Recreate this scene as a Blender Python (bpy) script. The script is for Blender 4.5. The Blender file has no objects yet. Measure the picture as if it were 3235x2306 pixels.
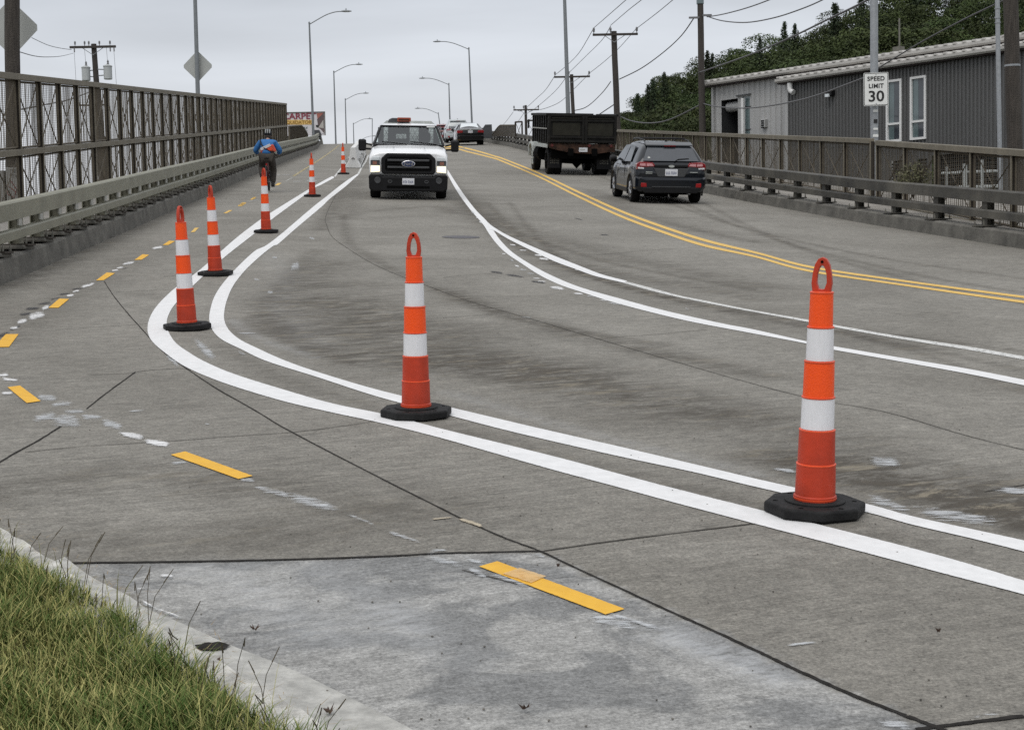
import bpy, math, random
import numpy as np
from mathutils import Matrix, Vector
rnd = random.Random(7)
nr = np.random.RandomState(11)
S = bpy.context.scene
COL = S.collection

# ------------------------------------------------------------------ camera
FPX = 4700.0; PITCH = math.atan(353 / 4700); ROLL = math.radians(-1.1); CZ = 1.5
RM = Matrix.Rotation(math.pi / 2 - PITCH, 3, 'X') @ Matrix.Rotation(ROLL, 3, 'Z')
RN = np.array(RM)
cam = bpy.data.cameras.new('camera')
cam.sensor_width = 36; cam.lens = 36 * FPX / 3235; cam.clip_start = .1; cam.clip_end = 9000
co = bpy.data.objects.new('camera', cam); COL.objects.link(co)
co.matrix_world = Matrix.Translation((0, 0, CZ)) @ RM.to_4x4()
S.camera = co

# ------------------------------------------------------------------ light
EL, AZ = math.radians(58), math.radians(205)
W = bpy.data.worlds.new('World'); S.world = W; W.use_nodes = True
nt = W.node_tree; N = nt.nodes; L = nt.links
bg = N['Background']
sky = N.new('ShaderNodeTexSky'); sky.sky_type = 'NISHITA'; sky.sun_disc = False
sky.sun_elevation = EL; sky.sun_rotation = AZ; sky.air_density = 1.5; sky.dust_density = 4
tc = N.new('ShaderNodeTexCoord'); sep = N.new('ShaderNodeSeparateXYZ'); L.new(tc.outputs['Generated'], sep.inputs[0])
mp = N.new('ShaderNodeMapping'); mp.inputs['Scale'].default_value = (1.5, 1.5, 8); L.new(tc.outputs['Generated'], mp.inputs[0])
nz = N.new('ShaderNodeTexNoise'); nz.inputs['Scale'].default_value = 1.6; nz.inputs['Detail'].default_value = 6; nz.inputs['Roughness'].default_value = .48
nz.inputs['Distortion'].default_value = .4
L.new(mp.outputs[0], nz.inputs[0])
rp = N.new('ShaderNodeValToRGB'); L.new(sep.outputs['Z'], rp.inputs[0])   # overcast: pale at the horizon, greyer above, bright again overhead
cr = rp.color_ramp; cr.elements[0].position = 0; cr.elements[0].color = (8.3, 8.5, 8.8, 1)
cr.elements[1].position = 1; cr.elements[1].color = (10.5, 10.7, 11, 1)
for p, c in ((.06, (7.9, 8.15, 8.6, 1)), (.125, (6.9, 7.25, 7.8, 1)), (.19, (6.0, 6.35, 6.95, 1)), (.4, (8.0, 8.25, 8.6, 1))):
    e = cr.elements.new(p); e.color = c
mr = N.new('ShaderNodeMapRange'); mr.inputs[1].default_value = .3; mr.inputs[2].default_value = .7; mr.inputs[3].default_value = .80; mr.inputs[4].default_value = 1.16
L.new(nz.outputs[0], mr.inputs[0])
vm = N.new('ShaderNodeVectorMath'); vm.operation = 'SCALE'; L.new(rp.outputs[0], vm.inputs[0]); L.new(mr.outputs[0], vm.inputs['Scale'])
mx = N.new('ShaderNodeMix'); mx.data_type = 'RGBA'; mx.inputs[0].default_value = .93
L.new(sky.outputs[0], mx.inputs[6]); L.new(vm.outputs[0], mx.inputs[7]); L.new(mx.outputs[2], bg.inputs[0])
bg.inputs[1].default_value = .10
sd = bpy.data.lights.new('sun', 'SUN'); sd.energy = 1.2; sd.angle = math.radians(40); sd.color = (1, .97, .93)
so = bpy.data.objects.new('sun', sd); COL.objects.link(so)
dv = Vector((math.sin(AZ) * math.cos(EL), math.cos(AZ) * math.cos(EL), math.sin(EL)))
so.rotation_euler = dv.to_track_quat('Z', 'Y').to_euler()
S.view_settings.view_transform = 'Standard'; S.view_settings.look = 'None'
S.view_settings.exposure = 0; S.view_settings.gamma = 1; S.view_settings.use_curve_mapping = False
S.render.engine = 'CYCLES'; S.cycles.use_denoising = False; S.cycles.max_bounces = 6; S.cycles.transparent_max_bounces = 24

# ------------------------------------------------------------------ measuring helpers
def P(px, py, Y):
    v = RN @ np.array([(px - 1617.5) / FPX, -(py - 1153) / FPX, -1.0])
    v = v * (Y / v[1]); return Vector((v[0], v[1], v[2] + CZ))
CONE = [(1.27, 6.25, .38), (-.57, 8.7, .56), (-2.85, 13.06, .89), (-3.54, 17.9, 1.30), (-4.05, 24.9, 1.91), (-4.85, 36.98, 2.98), (-5.71, 51.85, 4.33)]
_ys = np.arange(-40, 620, .25)
_yk = [-40] + [c[1] for c in CONE]; _zk = [.38 - .055 * 46.25] + [c[2] for c in CONE]
_zs = np.interp(_ys, _yk, _zk)
for i, y in enumerate(_ys):
    if y > 51.85:
        s = .0905 if y < 115 else max(-.01, .0905 - .0021 * (y - 115))
        _zs[i] = _zs[i - 1] + s * .25
_k = np.ones(13) / 13
_zp = np.concatenate([_zs[0] - .01375 * np.arange(12, 0, -1), _zs, np.full(12, _zs[-1])])
_zs = np.convolve(np.convolve(_zp, _k, 'same'), _k, 'same')[12:-12]
_xk = [0] + [c[1] for c in CONE] + [600]; _xv = [1.27] + [c[0] for c in CONE] + [-5.71 - .083 * (600 - 51.85)]
def zr(X, Y):
    return np.interp(Y, _ys, _zs) + np.interp(Y, [8, 30, 55, 95], [-.02, -.035, -.035, 0]) * (X - np.interp(Y, _xk, _xv))
def G(px, py, dz=0.0):
    """point of the road (raised by dz) seen at that pixel of the photograph"""
    def f(Y):
        p = P(px, py, Y); return p.z - float(zr(p.x, Y)) - dz
    a = 2.0
    while f(a) > 0 and a < 160: a *= 1.012
    lo, hi = a / 1.012, a
    for _ in range(30):
        m = (lo + hi) / 2
        if f(m) > 0: lo = m
        else: hi = m
    return P(px, py, hi)
def zoom(box, s):
    return lambda pts: [(x / s + box[0], y / s + box[1]) for x, y in pts]
def spl(pts, n=8):
    pts = [Vector(p) for p in pts]; out = []
    for i in range(len(pts) - 1):
        p0 = pts[max(i - 1, 0)]; p1 = pts[i]; p2 = pts[i + 1]; p3 = pts[min(i + 2, len(pts) - 1)]
        for k in range(n):
            t = k / n
            out.append(.5 * ((2 * p1) + (p2 - p0) * t + (2 * p0 - 5 * p1 + 4 * p2 - p3) * t * t + (3 * p1 - p0 - 3 * p2 + p3) * t ** 3))
    out.append(pts[-1]); return out

# ------------------------------------------------------------------ mesh helpers
class MB:
    def __init__(s): s.v = []; s.f = []
    def add(s, vs, fs):
        b = len(s.v); s.v += [tuple(v) for v in vs]; s.f += [tuple(i + b for i in f) for f in fs]; return s
    def box(s, c, d, M=None):
        x, y, z = (q / 2 for q in d)
        vs = [Vector((a * x, b * y, e * z)) for a in (-1, 1) for b in (-1, 1) for e in (-1, 1)]
        if M is not None: vs = [M @ v for v in vs]
        vs = [v + Vector(c) for v in vs]
        return s.add(vs, [(0, 1, 3, 2), (4, 6, 7, 5), (0, 4, 5, 1), (2, 3, 7, 6), (0, 2, 6, 4), (1, 5, 7, 3)])
    def tube(s, path, r, n=6, caps=True):
        path = [Vector(p) for p in path]; m = len(path); rs = r if isinstance(r, (list, tuple)) else [r] * m
        rings = []; up0 = None
        for i, p in enumerate(path):
            t = (path[min(i + 1, m - 1)] - path[max(i - 1, 0)])
            if t.length < 1e-9: t = Vector((0, 0, 1))
            t.normalize()
            if up0 is None:
                up0 = Vector((0, 0, 1)) if abs(t.z) < .9 else Vector((1, 0, 0))
            u = (up0 - t * up0.dot(t)).normalized(); up0 = u; w = t.cross(u)
            rings.append([p + (u * math.cos(a) + w * math.sin(a)) * rs[i] for a in [2 * math.pi * k / n for k in range(n)]])
        return s.loft(rings, caps)
    def loft(s, rings, caps=True, skip=()):
        n = len(rings[0]); vs = [p for r in rings for p in r]; fs = []
        for i in range(len(rings) - 1):
            for k in range(n):
                if (i, k) in skip: continue
                fs.append((i * n + k, i * n + (k + 1) % n, (i + 1) * n + (k + 1) % n, (i + 1) * n + k))
        if caps:
            fs.append(tuple(range(n - 1, -1, -1))); fs.append(tuple((len(rings) - 1) * n + k for k in range(n)))
        return s.add(vs, fs)
    def lathe(s, prof, n=24, c=(0, 0, 0), ax='Z'):
        c = Vector(c); rings = []
        for r, z in prof:
            ring = []
            for k in range(n):
                a = 2 * math.pi * k / n; x, y = max(r, 1e-4) * math.cos(a), max(r, 1e-4) * math.sin(a)
                ring.append(c + (Vector((x, y, z)) if ax == 'Z' else Vector((z, x, y)) if ax == 'X' else Vector((x, z, y))))
            rings.append(ring)
        return s.loft(rings, True)
    def extr(s, poly, y0, y1, ax='Y'):
        """outline (a,b) pushed through along an axis"""
        def v(a, b, d): return (a, d, b) if ax == 'Y' else (d, a, b) if ax == 'X' else (a, b, d)
        n = len(poly)
        return s.add([v(a, b, y0) for a, b in poly] + [v(a, b, y1) for a, b in poly],
                     [tuple(range(n)), tuple(range(2 * n - 1, n - 1, -1))] + [(k, k + n, (k + 1) % n + n, (k + 1) % n) for k in range(n)])
    def poly(s, pts): return s.add(pts, [tuple(range(len(pts)))])
    def slab(s, pts, nrm, th):
        nrm = Vector(nrm).normalized() * th; pts = [Vector(p) for p in pts]; n = len(pts)
        return s.add(pts + [p + nrm for p in pts], [tuple(range(n - 1, -1, -1)), tuple(range(n, 2 * n))] + [(k, (k + 1) % n, (k + 1) % n + n, k + n) for k in range(n)])
    def strip(s, A, B):
        n = len(A); return s.add(list(A) + list(B), [(i, i + 1, n + i + 1, n + i) for i in range(n - 1)])
def link(name, me, m, parent=None, M=None, loc=None):
    o = bpy.data.objects.new(name, me); COL.objects.link(o)
    if m is not None and not me.materials: me.materials.append(m)
    if parent is not None: o.parent = parent
    if M is not None: o.matrix_local = M
    if loc is not None: o.location = loc
    return o
def obj(name, mb, m, parent=None, smooth=False, bevel=0, sub=0, loc=None, flip=True, ang=38):
    me = bpy.data.meshes.new(name); me.from_pydata(mb.v, [], mb.f)
    if flip:
        import bmesh
        b = bmesh.new(); b.from_mesh(me); bmesh.ops.recalc_face_normals(b, faces=b.faces); b.to_mesh(me); b.free()
    o = link(name, me, m, parent, loc=loc)
    if smooth or sub:
        me.polygons.foreach_set('use_smooth', [True] * len(me.polygons))
        if not sub: me.set_sharp_from_angle(angle=math.radians(ang))
    if bevel:
        q = o.modifiers.new('bevel', 'BEVEL'); q.width = bevel; q.segments = 2; q.limit_method = 'ANGLE'; q.angle_limit = math.radians(40)
    if sub:
        q = o.modifiers.new('sub', 'SUBSURF'); q.levels = sub; q.render_levels = sub
    return o
def tag(o, label=None, cat=None, group=None, kind=None):
    if label: o['label'] = label
    if cat: o['category'] = cat
    if group: o['group'] = group
    if kind: o['kind'] = kind
    return o
def thing(name, label, cat, group=None, loc=(0, 0, 0), M=None):
    o = bpy.data.objects.new(name, None); COL.objects.link(o); o.empty_display_size = .2
    if M is not None: o.matrix_world = M
    else: o.location = loc
    return tag(o, label, cat, group)
def dup(root, label=None, M=None, parent=None):
    c = root.copy(); COL.objects.link(c)
    if parent is not None: c.parent = parent
    for ch in list(root.children): dup(ch, None, None, c)
    if label: c['label'] = label
    if M is not None: c.matrix_world = M
    return c
def on_road(X, Y, head, scale=1.0, lean=0.0, z0=0.0):
    """placement on the sloping road; head = unit (x,y) of the thing's own +Y"""
    e = .4
    n = Vector((-(zr(X + e, Y) - zr(X - e, Y)) / (2 * e), -(zr(X, Y + e) - zr(X, Y - e)) / (2 * e), 1)).normalized()
    h = Vector((head[0], head[1], 0)); h = (h - n * h.dot(n)).normalized(); r = h.cross(n)
    M = Matrix((r, h, n)).transposed().to_4x4()
    return Matrix.Translation((X, Y, float(zr(X, Y)) + z0)) @ Matrix.Rotation(lean, 4, 'Y') @ M @ Matrix.Scale(scale, 4)

# ------------------------------------------------------------------ materials
def mat(name, col, rough=.6, metal=0, var=.12, scale=6, bump=0, bscale=60, spec=.5, col2=None, emit=None, stretch=None, coat=0):
    m = bpy.data.materials.new(name); m.use_nodes = True; t = m.node_tree; n = t.nodes; l = t.links
    b = n['Principled BSDF']; b.inputs['Roughness'].default_value = rough; b.inputs['Metallic'].default_value = metal
    b.inputs['Specular IOR Level'].default_value = spec
    if coat: b.inputs['Coat Weight'].default_value = coat; b.inputs['Coat Roughness'].default_value = .04
    g = n.new('ShaderNodeNewGeometry'); src = g.outputs['Position']
    if stretch:
        q = n.new('ShaderNodeMapping'); q.inputs['Scale'].default_value = stretch; l.new(src, q.inputs[0]); src = q.outputs[0]
    z = n.new('ShaderNodeTexNoise'); z.inputs['Scale'].default_value = scale; z.inputs['Detail'].default_value = 6; z.inputs['Roughness'].default_value = .62
    l.new(src, z.inputs[0])
    r = n.new('ShaderNodeMapRange'); r.inputs[1].default_value = .3; r.inputs[2].default_value = .7; l.new(z.outputs[0], r.inputs[0])
    x = n.new('ShaderNodeMix'); x.data_type = 'RGBA'; l.new(r.outputs[0], x.inputs[0])
    a = [c * (1 - var) for c in col]; c2 = col2 or [min(1, c * (1 + var)) for c in col]
    x.inputs[6].default_value = (*a, 1); x.inputs[7].default_value = (*c2, 1)
    l.new(x.outputs[2], b.inputs['Base Color'])
    if bump:
        z2 = n.new('ShaderNodeTexNoise'); z2.inputs['Scale'].default_value = bscale; z2.inputs['Detail'].default_value = 4; l.new(g.outputs['Position'], z2.inputs[0])
        bp = n.new('ShaderNodeBump'); bp.inputs['Strength'].default_value = bump; bp.inputs['Distance'].default_value = .02
        l.new(z2.outputs[0], bp.inputs['Height']); l.new(bp.outputs[0], b.inputs['Normal'])
    if emit:
        b.inputs['Emission Color'].default_value = (*emit[0], 1); b.inputs['Emission Strength'].default_value = emit[1]
    return m
def glass(name, tint, fac):
    m = bpy.data.materials.new(name); m.use_nodes = True; t = m.node_tree; n = t.nodes; l = t.links; n.remove(n['Principled BSDF'])
    tr = n.new('ShaderNodeBsdfTransparent'); tr.inputs[0].default_value = (*tint, 1)
    gl = n.new('ShaderNodeBsdfGlossy'); gl.inputs['Roughness'].default_value = .03; gl.inputs[0].default_value = (.95, .98, 1, 1)
    fr = n.new('ShaderNodeFresnel'); fr.inputs[0].default_value = 1.5
    ad = n.new('ShaderNodeMath'); ad.operation = 'ADD'; ad.use_clamp = True; ad.inputs[1].default_value = fac; l.new(fr.outputs[0], ad.inputs[0])
    mx = n.new('ShaderNodeMixShader'); l.new(ad.outputs[0], mx.inputs[0]); l.new(tr.outputs[0], mx.inputs[1]); l.new(gl.outputs[0], mx.inputs[2])
    l.new(mx.outputs[0], n['Material Output'].inputs[0]); return m
def paint(name, col, cover, scale=22, edge=.12, rough=.7, stretch=None, top=1.0, brk=1.2):
    """road paint whose wear lets the concrete show through; cover 0..1"""
    m = bpy.data.materials.new(name); m.use_nodes = True; t = m.node_tree; n = t.nodes; l = t.links
    b = n['Principled BSDF']; b.inputs['Roughness'].default_value = rough; b.inputs['Specular IOR Level'].default_value = .2
    g = n.new('ShaderNodeNewGeometry'); z = n.new('ShaderNodeTexNoise'); z.inputs['Scale'].default_value = scale; z.inputs['Detail'].default_value = 10
    z.inputs['Roughness'].default_value = .78
    src = g.outputs['Position']
    if stretch:
        q = n.new('ShaderNodeMapping'); q.inputs['Scale'].default_value = stretch; q.inputs['Rotation'].default_value = (0, 0, TROT); l.new(src, q.inputs[0]); src = q.outputs[0]
    l.new(src, z.inputs[0])
    at = n.new('ShaderNodeAttribute'); at.attribute_name = 'edge'
    k = n.new('ShaderNodeMath'); k.operation = 'MULTIPLY'; l.new(at.outputs['Fac'], k.inputs[0]); k.inputs[1].default_value = cover
    zc = n.new('ShaderNodeMath'); zc.operation = 'MULTIPLY_ADD'; l.new(z.outputs[0], zc.inputs[0]); zc.inputs[1].default_value = brk; zc.inputs[2].default_value = .5 - .5 * brk
    r = n.new('ShaderNodeMath'); r.operation = 'SUBTRACT'; l.new(k.outputs[0], r.inputs[0]); l.new(zc.outputs[0], r.inputs[1])
    r2 = n.new('ShaderNodeMapRange'); r2.inputs[1].default_value = -edge; r2.inputs[2].default_value = edge; r2.inputs[4].default_value = top; l.new(r.outputs[0], r2.inputs[0])
    x = n.new('ShaderNodeMix'); x.data_type = 'RGBA'; z3 = n.new('ShaderNodeTexNoise'); z3.inputs['Scale'].default_value = 11; z3.inputs['Detail'].default_value = 9; z3.inputs['Roughness'].default_value = .75; l.new(g.outputs['Position'], z3.inputs[0])
    l.new(z3.outputs[0], x.inputs[0]); x.inputs[6].default_value = (*[c * .62 for c in col], 1); x.inputs[7].default_value = (*[min(.9, c * 1.25) for c in col], 1)
    l.new(x.outputs[2], b.inputs['Base Color'])
    tr = n.new('ShaderNodeBsdfTransparent'); mx = n.new('ShaderNodeMixShader')
    l.new(r2.outputs[0], mx.inputs[0]); l.new(tr.outputs[0], mx.inputs[1]); l.new(b.outputs[0], mx.inputs[2]); l.new(mx.outputs[0], n['Material Output'].inputs[0])
    return m
_a, _b = G(1708, 1743), G(2371, 1656)
TD = (_b - _a); TD.z = 0; TD.normalize(); TROT = -math.atan2(TD.y, TD.x)
M_ = dict(
    concrete=mat('kerb_concrete', (.118, .112, .098), .9, var=.4, scale=3, bump=.5, bscale=25),
    kerblight=mat('light_kerb_concrete', (.45, .44, .41), .9, var=.45, scale=13, bump=.9, bscale=40),
    gutter=mat('gutter_concrete', (.40, .395, .37), .9, var=.3, scale=16, bump=.5, bscale=60),
    pave=mat('pavement_concrete', (.25, .235, .21), .9, var=.2, scale=2, bump=.3, bscale=40),
    seal=mat('joint_sealant', (.024, .022, .020), .85, var=.4, scale=30, bump=.4, bscale=60, spec=.1),
    crack=mat('thin_crack', (.075, .07, .062), .9, var=.4, scale=12, spec=.1),
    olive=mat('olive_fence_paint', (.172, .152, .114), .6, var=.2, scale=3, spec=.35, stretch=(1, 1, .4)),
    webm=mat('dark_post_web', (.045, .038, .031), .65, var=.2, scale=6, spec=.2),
    brown=mat('brown_fence_steel', (.105, .088, .064), .65, var=.2, scale=6, spec=.25),
    rail=mat('khaki_guardrail_paint', (.22, .215, .165), .55, var=.16, scale=2.5, spec=.4),
    plate=mat('grey_plate', (.36, .36, .33), .6, var=.15, scale=5),
    black=mat('worn_dark_rail_paint', (.030, .030, .030), .55, var=.5, scale=.9, col2=(.115, .107, .088), bump=.2, spec=.35),
    tarn=mat('tarnished_rail_edge', (.13, .125, .105), .6, var=.3, scale=4),
    galv=mat('galvanised_steel', (.33, .345, .36), .45, .5, var=.14, scale=14),
    lamp=mat('lamp_pole_paint', (.20, .215, .225), .5, .2, var=.1),
    signback=mat('sign_back_aluminium', (.42, .43, .41), .5, .3, var=.06, scale=3),
    wood=mat('weathered_pole_wood', (.055, .047, .040), .9, var=.45, scale=9, bump=.9, bscale=40, stretch=(4, 4, .35)),
    woodfar=mat('dark_pole_wood', (.050, .043, .038), .9, var=.25, scale=5, stretch=(4, 4, .4)),
    wire=mat('overhead_wire', (.09, .09, .095), .6, var=.05),
    porcelain=mat('grey_insulator', (.15, .15, .155), .4, var=.1),
    tank=mat('transformer_grey', (.45, .47, .47), .5, var=.06),
    orange=mat('orange_reflective_sheet', (1.0, .088, .005), .38, var=.10, scale=70, bump=.15, bscale=160),
    red=mat('red_orange_plastic', (.47, .038, .010), .45, var=.20, scale=7, bump=.05),
    rim=mat('bright_orange_rim', (.70, .075, .02), .4, var=.05),
    reflect=mat('white_reflective_sheet', (.76, .76, .78), .35, var=.05, scale=90, stretch=(1, 1, .15)),
    rubber=mat('black_rubber', (.010, .010, .011), .7, var=.5, scale=18, bump=.25, bscale=90, spec=.22, col2=(.020, .020, .020)),
    tyre=mat('tyre_rubber', (.008, .008, .009), .8, var=.2, spec=.15),
    alloy=mat('alloy_wheel', (.30, .31, .33), .35, .6, var=.1),
    white=mat('white_car_paint', (.80, .81, .82), .22, var=.02, scale=2, coat=.6),
    blackp=mat('black_plastic', (.007, .007, .008), .5, var=.25, spec=.25),
    trim=mat('dark_grey_trim', (.05, .052, .055), .45, var=.15),
    navy=mat('dark_blue_grey_car_paint', (.005, .007, .011), .09, .0, var=.1, scale=3, coat=0, spec=.55),
    sedan=mat('black_car_paint', (.005, .005, .006), .10, 0, var=.1, spec=.55),
    redcar=mat('dark_red_car_paint', (.16, .012, .014), .2, .1, var=.1, coat=1),
    darkglass=mat('dark_window_glass', (.015, .019, .022), .05, var=.05, spec=.8),
    rearglass=mat('rear_window_glass', (.05, .056, .066), .08, var=.1, spec=.9),
    screen=glass('windscreen_glass', (.70, .80, .77), .05),
    chrome=mat('chrome', (.7, .7, .72), .15, 1, var=.02),
    lens=mat('red_lens', (.22, .008, .012), .12, var=.1, coat=.8),
    lensdull=mat('dull_red_lens', (.085, .012, .010), .4, var=.2),
    vanpaint=mat('pale_silver_car_paint', (.42, .45, .46), .2, var=.03, coat=.5),
    lensbright=mat('pale_red_lens', (.62, .30, .32), .15, var=.15, scale=30, coat=.6),
    fog=mat('red_reflector', (.30, .008, .010), .2, var=.1),
    amber=mat('amber_beacon', (.26, .045, .018), .25, var=.15, scale=15),
    amberlens=mat('amber_lens', (.25, .11, .08), .2, var=.2, scale=30),
    head=mat('lit_headlamp', (.9, .8, .6), .2, var=.08, scale=30, emit=((1, .84, .55), 1.3)),
    clear=mat('clear_lens', (.66, .70, .72), .12, var=.1, scale=20),
    numplate=mat('number_plate', (.66, .67, .70), .45, var=.04),
    plateink=mat('number_plate_ink', (.13, .15, .25), .6, var=.05),
    rust=mat('rusty_steel', (.022, .019, .017), .85, var=.5, scale=6, col2=(.085, .046, .032), spec=.15),
    dump=mat('dump_body_paint', (.006, .006, .006), .6, var=.3, scale=4, col2=(.016, .015, .013), spec=.2),
    dumppanel=mat('dump_panel_paint', (.022, .021, .016), .75, var=.35, scale=3, spec=.2),
    dark=mat('dark_underside', (.004, .004, .004), .9, var=.1, spec=.05),
    silver=mat('old_silver_trim', (.40, .42, .40), .5, var=.2, scale=8),
    blue=mat('blue_jacket', (.022, .135, .36), .75, var=.18, scale=9, bump=.4, bscale=14),
    trouser=mat('dark_brown_trousers', (.045, .038, .032), .85, var=.25, scale=8, bump=.3, bscale=14),
    skin=mat('skin', (.42, .25, .18), .55, var=.06),
    shoe=mat('black_shoe', (.015, .015, .016), .6, var=.2),
    hair=mat('dark_hair', (.03, .022, .017), .7, var=.2),
    helmet=mat('grey_helmet', (.24, .25, .25), .4, var=.15, scale=20),
    bagred=mat('orange_bag_cloth', (.55, .075, .035), .7, var=.15, scale=15),
    bagwhite=mat('pale_bag_cloth', (.58, .57, .57), .7, var=.1),
    frame=mat('dark_bicycle_paint', (.10, .02, .02), .35, var=.1),
    sidel=mat('light_grey_metal_siding', (.40, .40, .395), .5, .1, var=.08, scale=.8, stretch=(1, 1, .25)),
    sided=mat('dark_grey_metal_siding', (.108, .108, .107), .5, .1, var=.10, scale=.8, stretch=(1, 1, .25)),
    roofm=mat('pale_roof_metal', (.44, .425, .40), .55, .1, var=.10, scale=2),
    fascia=mat('dark_red_fascia', (.028, .018, .017), .7, var=.2),
    wframe=mat('white_window_frame', (.72, .72, .71), .5, var=.03),
    pane=mat('window_pane', (.055, .062, .072), .06, var=.25, scale=.9, spec=.9),
    paneteal=mat('teal_window_pane', (.11, .15, .155), .08, var=.3, scale=.8, spec=.9),
    inside=mat('dark_interior', (.035, .036, .038), .9, var=.2),
    louvre=mat('dark_louvre', (.035, .037, .038), .6, var=.2),
    bars=mat('grey_gate_bars', (.42, .44, .43), .6, var=.08),
    barrier=mat('white_barrier_concrete', (.66, .66, .65), .75, var=.12, scale=3, bump=.2),
    signw=mat('white_sign_sheet', (.76, .77, .75), .5, var=.03, scale=3),
    signk=mat('black_sign_ink', (.012, .012, .013), .6, var=.02),
    bb_white=mat('billboard_white', (.62, .60, .62), .6, var=.06, scale=1),
    bb_red=mat('billboard_maroon', (.24, .035, .06), .6, var=.1),
    bb_yel=mat('billboard_yellow', (.72, .47, .16), .6, var=.05),
    bb_brn=mat('billboard_brown', (.28, .15, .02), .6, var=.05),
    bb_pic=mat('billboard_picture_dark', (.11, .08, .08), .6, var=.3, scale=.6),
    bb_pic2=mat('billboard_picture_red', (.38, .13, .10), .6, var=.15, scale=.8),
    bb_pic3=mat('billboard_picture_grey', (.42, .40, .37), .6, var=.15, scale=.8),
    bb_grn=mat('billboard_dark_green', (.04, .09, .09), .6, var=.1),
    soil=mat('lawn_soil', (.075, .07, .035), .95, var=.4, scale=14, bump=.6, bscale=50),
    earth=mat('far_ground', (.10, .105, .075), .95, var=.35, scale=.02),
    hill=mat('hillside_undergrowth', (.020, .030, .014), .95, var=.5, scale=.25),
    bark=mat('tree_bark', (.07, .055, .042), .9, var=.3, scale=6, bump=.4),
    leafdead=mat('dead_leaf', (.07, .042, .028), .8, var=.35, scale=60),
    hole=mat('manhole_iron', (.085, .08, .088), .6, .2, var=.3, scale=30, bump=.3, bscale=50),
    cabinet=mat('grey_cabinet', (.26, .26, .25), .7, var=.25, scale=2),
    weed=mat('grey_green_shrub_leaf', (.13, .145, .075), .8, var=.3, scale=4),
)
def leafmat(name, a, b, trans=.0):
    m = bpy.data.materials.new(name); m.use_nodes = True; t = m.node_tree; n = t.nodes; l = t.links; p = n['Principled BSDF']
    p.inputs['Roughness'].default_value = .75; p.inputs['Specular IOR Level'].default_value = .2
    at = n.new('ShaderNodeAttribute'); at.attribute_name = 'tone'; oi = n.new('ShaderNodeObjectInfo')
    x = n.new('ShaderNodeMix'); x.data_type = 'RGBA'; x.inputs[6].default_value = (*a, 1); x.inputs[7].default_value = (*b, 1)
    l.new(at.outputs['Fac'], x.inputs[0])
    hs = n.new('ShaderNodeHueSaturation'); l.new(x.outputs[2], hs.inputs['Color'])
    r = n.new('ShaderNodeMapRange'); r.inputs[3].default_value = .60; r.inputs[4].default_value = 1.45; l.new(oi.outputs['Random'], r.inputs[0]); l.new(r.outputs[0], hs.inputs['Value'])
    r2 = n.new('ShaderNodeMapRange'); r2.inputs[3].default_value = .475; r2.inputs[4].default_value = .515; l.new(oi.outputs['Random'], r2.inputs[0]); l.new(r2.outputs[0], hs.inputs['Hue'])
    l.new(hs.outputs[0], p.inputs['Base Color']); return m
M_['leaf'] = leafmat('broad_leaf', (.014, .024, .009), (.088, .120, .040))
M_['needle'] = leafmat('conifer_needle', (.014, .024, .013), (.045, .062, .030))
M_['grass'] = leafmat('grass_blade', (.048, .090, .016), (.36, .33, .13))

# ------------------------------------------------------------------ road edges
_l0, _l1 = G(0, 902), G(980, 480)
_sl = (_l1.x - _l0.x) / (_l1.y - _l0.y)
def XL(Y):
    Y = np.asarray(Y, float); return _l0.x + _sl * (Y - _l0.y) - .03 * np.maximum(0, Y - 100)
_r = [G(3235, 788), G(2225, 611), G(1640, 472)]
def XR(Y):
    Y = np.asarray(Y, float)
    x = np.interp(Y, [p.y for p in _r], [p.x for p in _r])
    x = np.where(Y < _r[0].y, _r[0].x - .2 * (Y - _r[0].y), x)
    return np.where(Y > _r[2].y, _r[2].x - .1 * (Y - _r[2].y), x)

# ------------------------------------------------------------------ road surface
# zoom() turns readings from enlarged crops of the photograph into pixels of the whole photograph
Z1 = zoom((0, 750), 1.8983); Z2 = zoom((1200, 1300), 1.6142); Z3 = zoom((2200, 1300), 1.6145); Z4 = zoom((900, 200), 2.8475)
Z5 = zoom((0, 0), 2.03); Z6 = zoom((1400, 500), 2.278); Z7 = zoom((0, 1300), 1.6142); Z8 = zoom((0, 400), 2.7071); Z9 = zoom((750, 380), 5.4125)
Z10 = zoom((1100, 700), 2.32); Z11 = zoom((1340, 340), 7.383); Z12 = zoom((2350, 780), 1.766)
def ground(pts, dz=0.0): return [G(x, y, dz) for x, y in pts]
def seg_dist(PX, PY, path):
    d = np.full(PX.shape, 1e9)
    for a, b in zip(path[:-1], path[1:]):
        ax, ay, bx, by = a.x, a.y, b.x, b.y; dx, dy = bx - ax, by - ay; q = dx * dx + dy * dy + 1e-12
        t = np.clip(((PX - ax) * dx + (PY - ay) * dy) / q, 0, 1)
        d = np.minimum(d, np.hypot(PX - ax - t * dx, PY - ay - t * dy))
    return d
def inside(PX, PY, poly):
    r = np.zeros(PX.shape, bool); n = len(poly)
    for i in range(n):
        a, b = poly[i], poly[(i + 1) % n]
        c = ((a.y > PY) != (b.y > PY)) & (PX < (b.x - a.x) * (PY - a.y) / (b.y - a.y + 1e-12) + a.x); r ^= c
    return r
J1 = ground(Z1([(625, 265), (680, 350), (760, 450), (850, 550), (930, 640), (1000, 705), (1085, 765), (1180, 830), (1310, 915), (1530, 1040), (1750, 1170)]) +
            Z2([(200, 440), (400, 540), (620, 640), (820, 715), (1000, 800), (1250, 915), (1500, 1030), (1700, 1120), (1937, 1230)]) + Z3([(500, 1315), (800, 1450), (1100, 1565), (1250, 1624), (1420, 1700), (1700, 1830)]))
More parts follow.
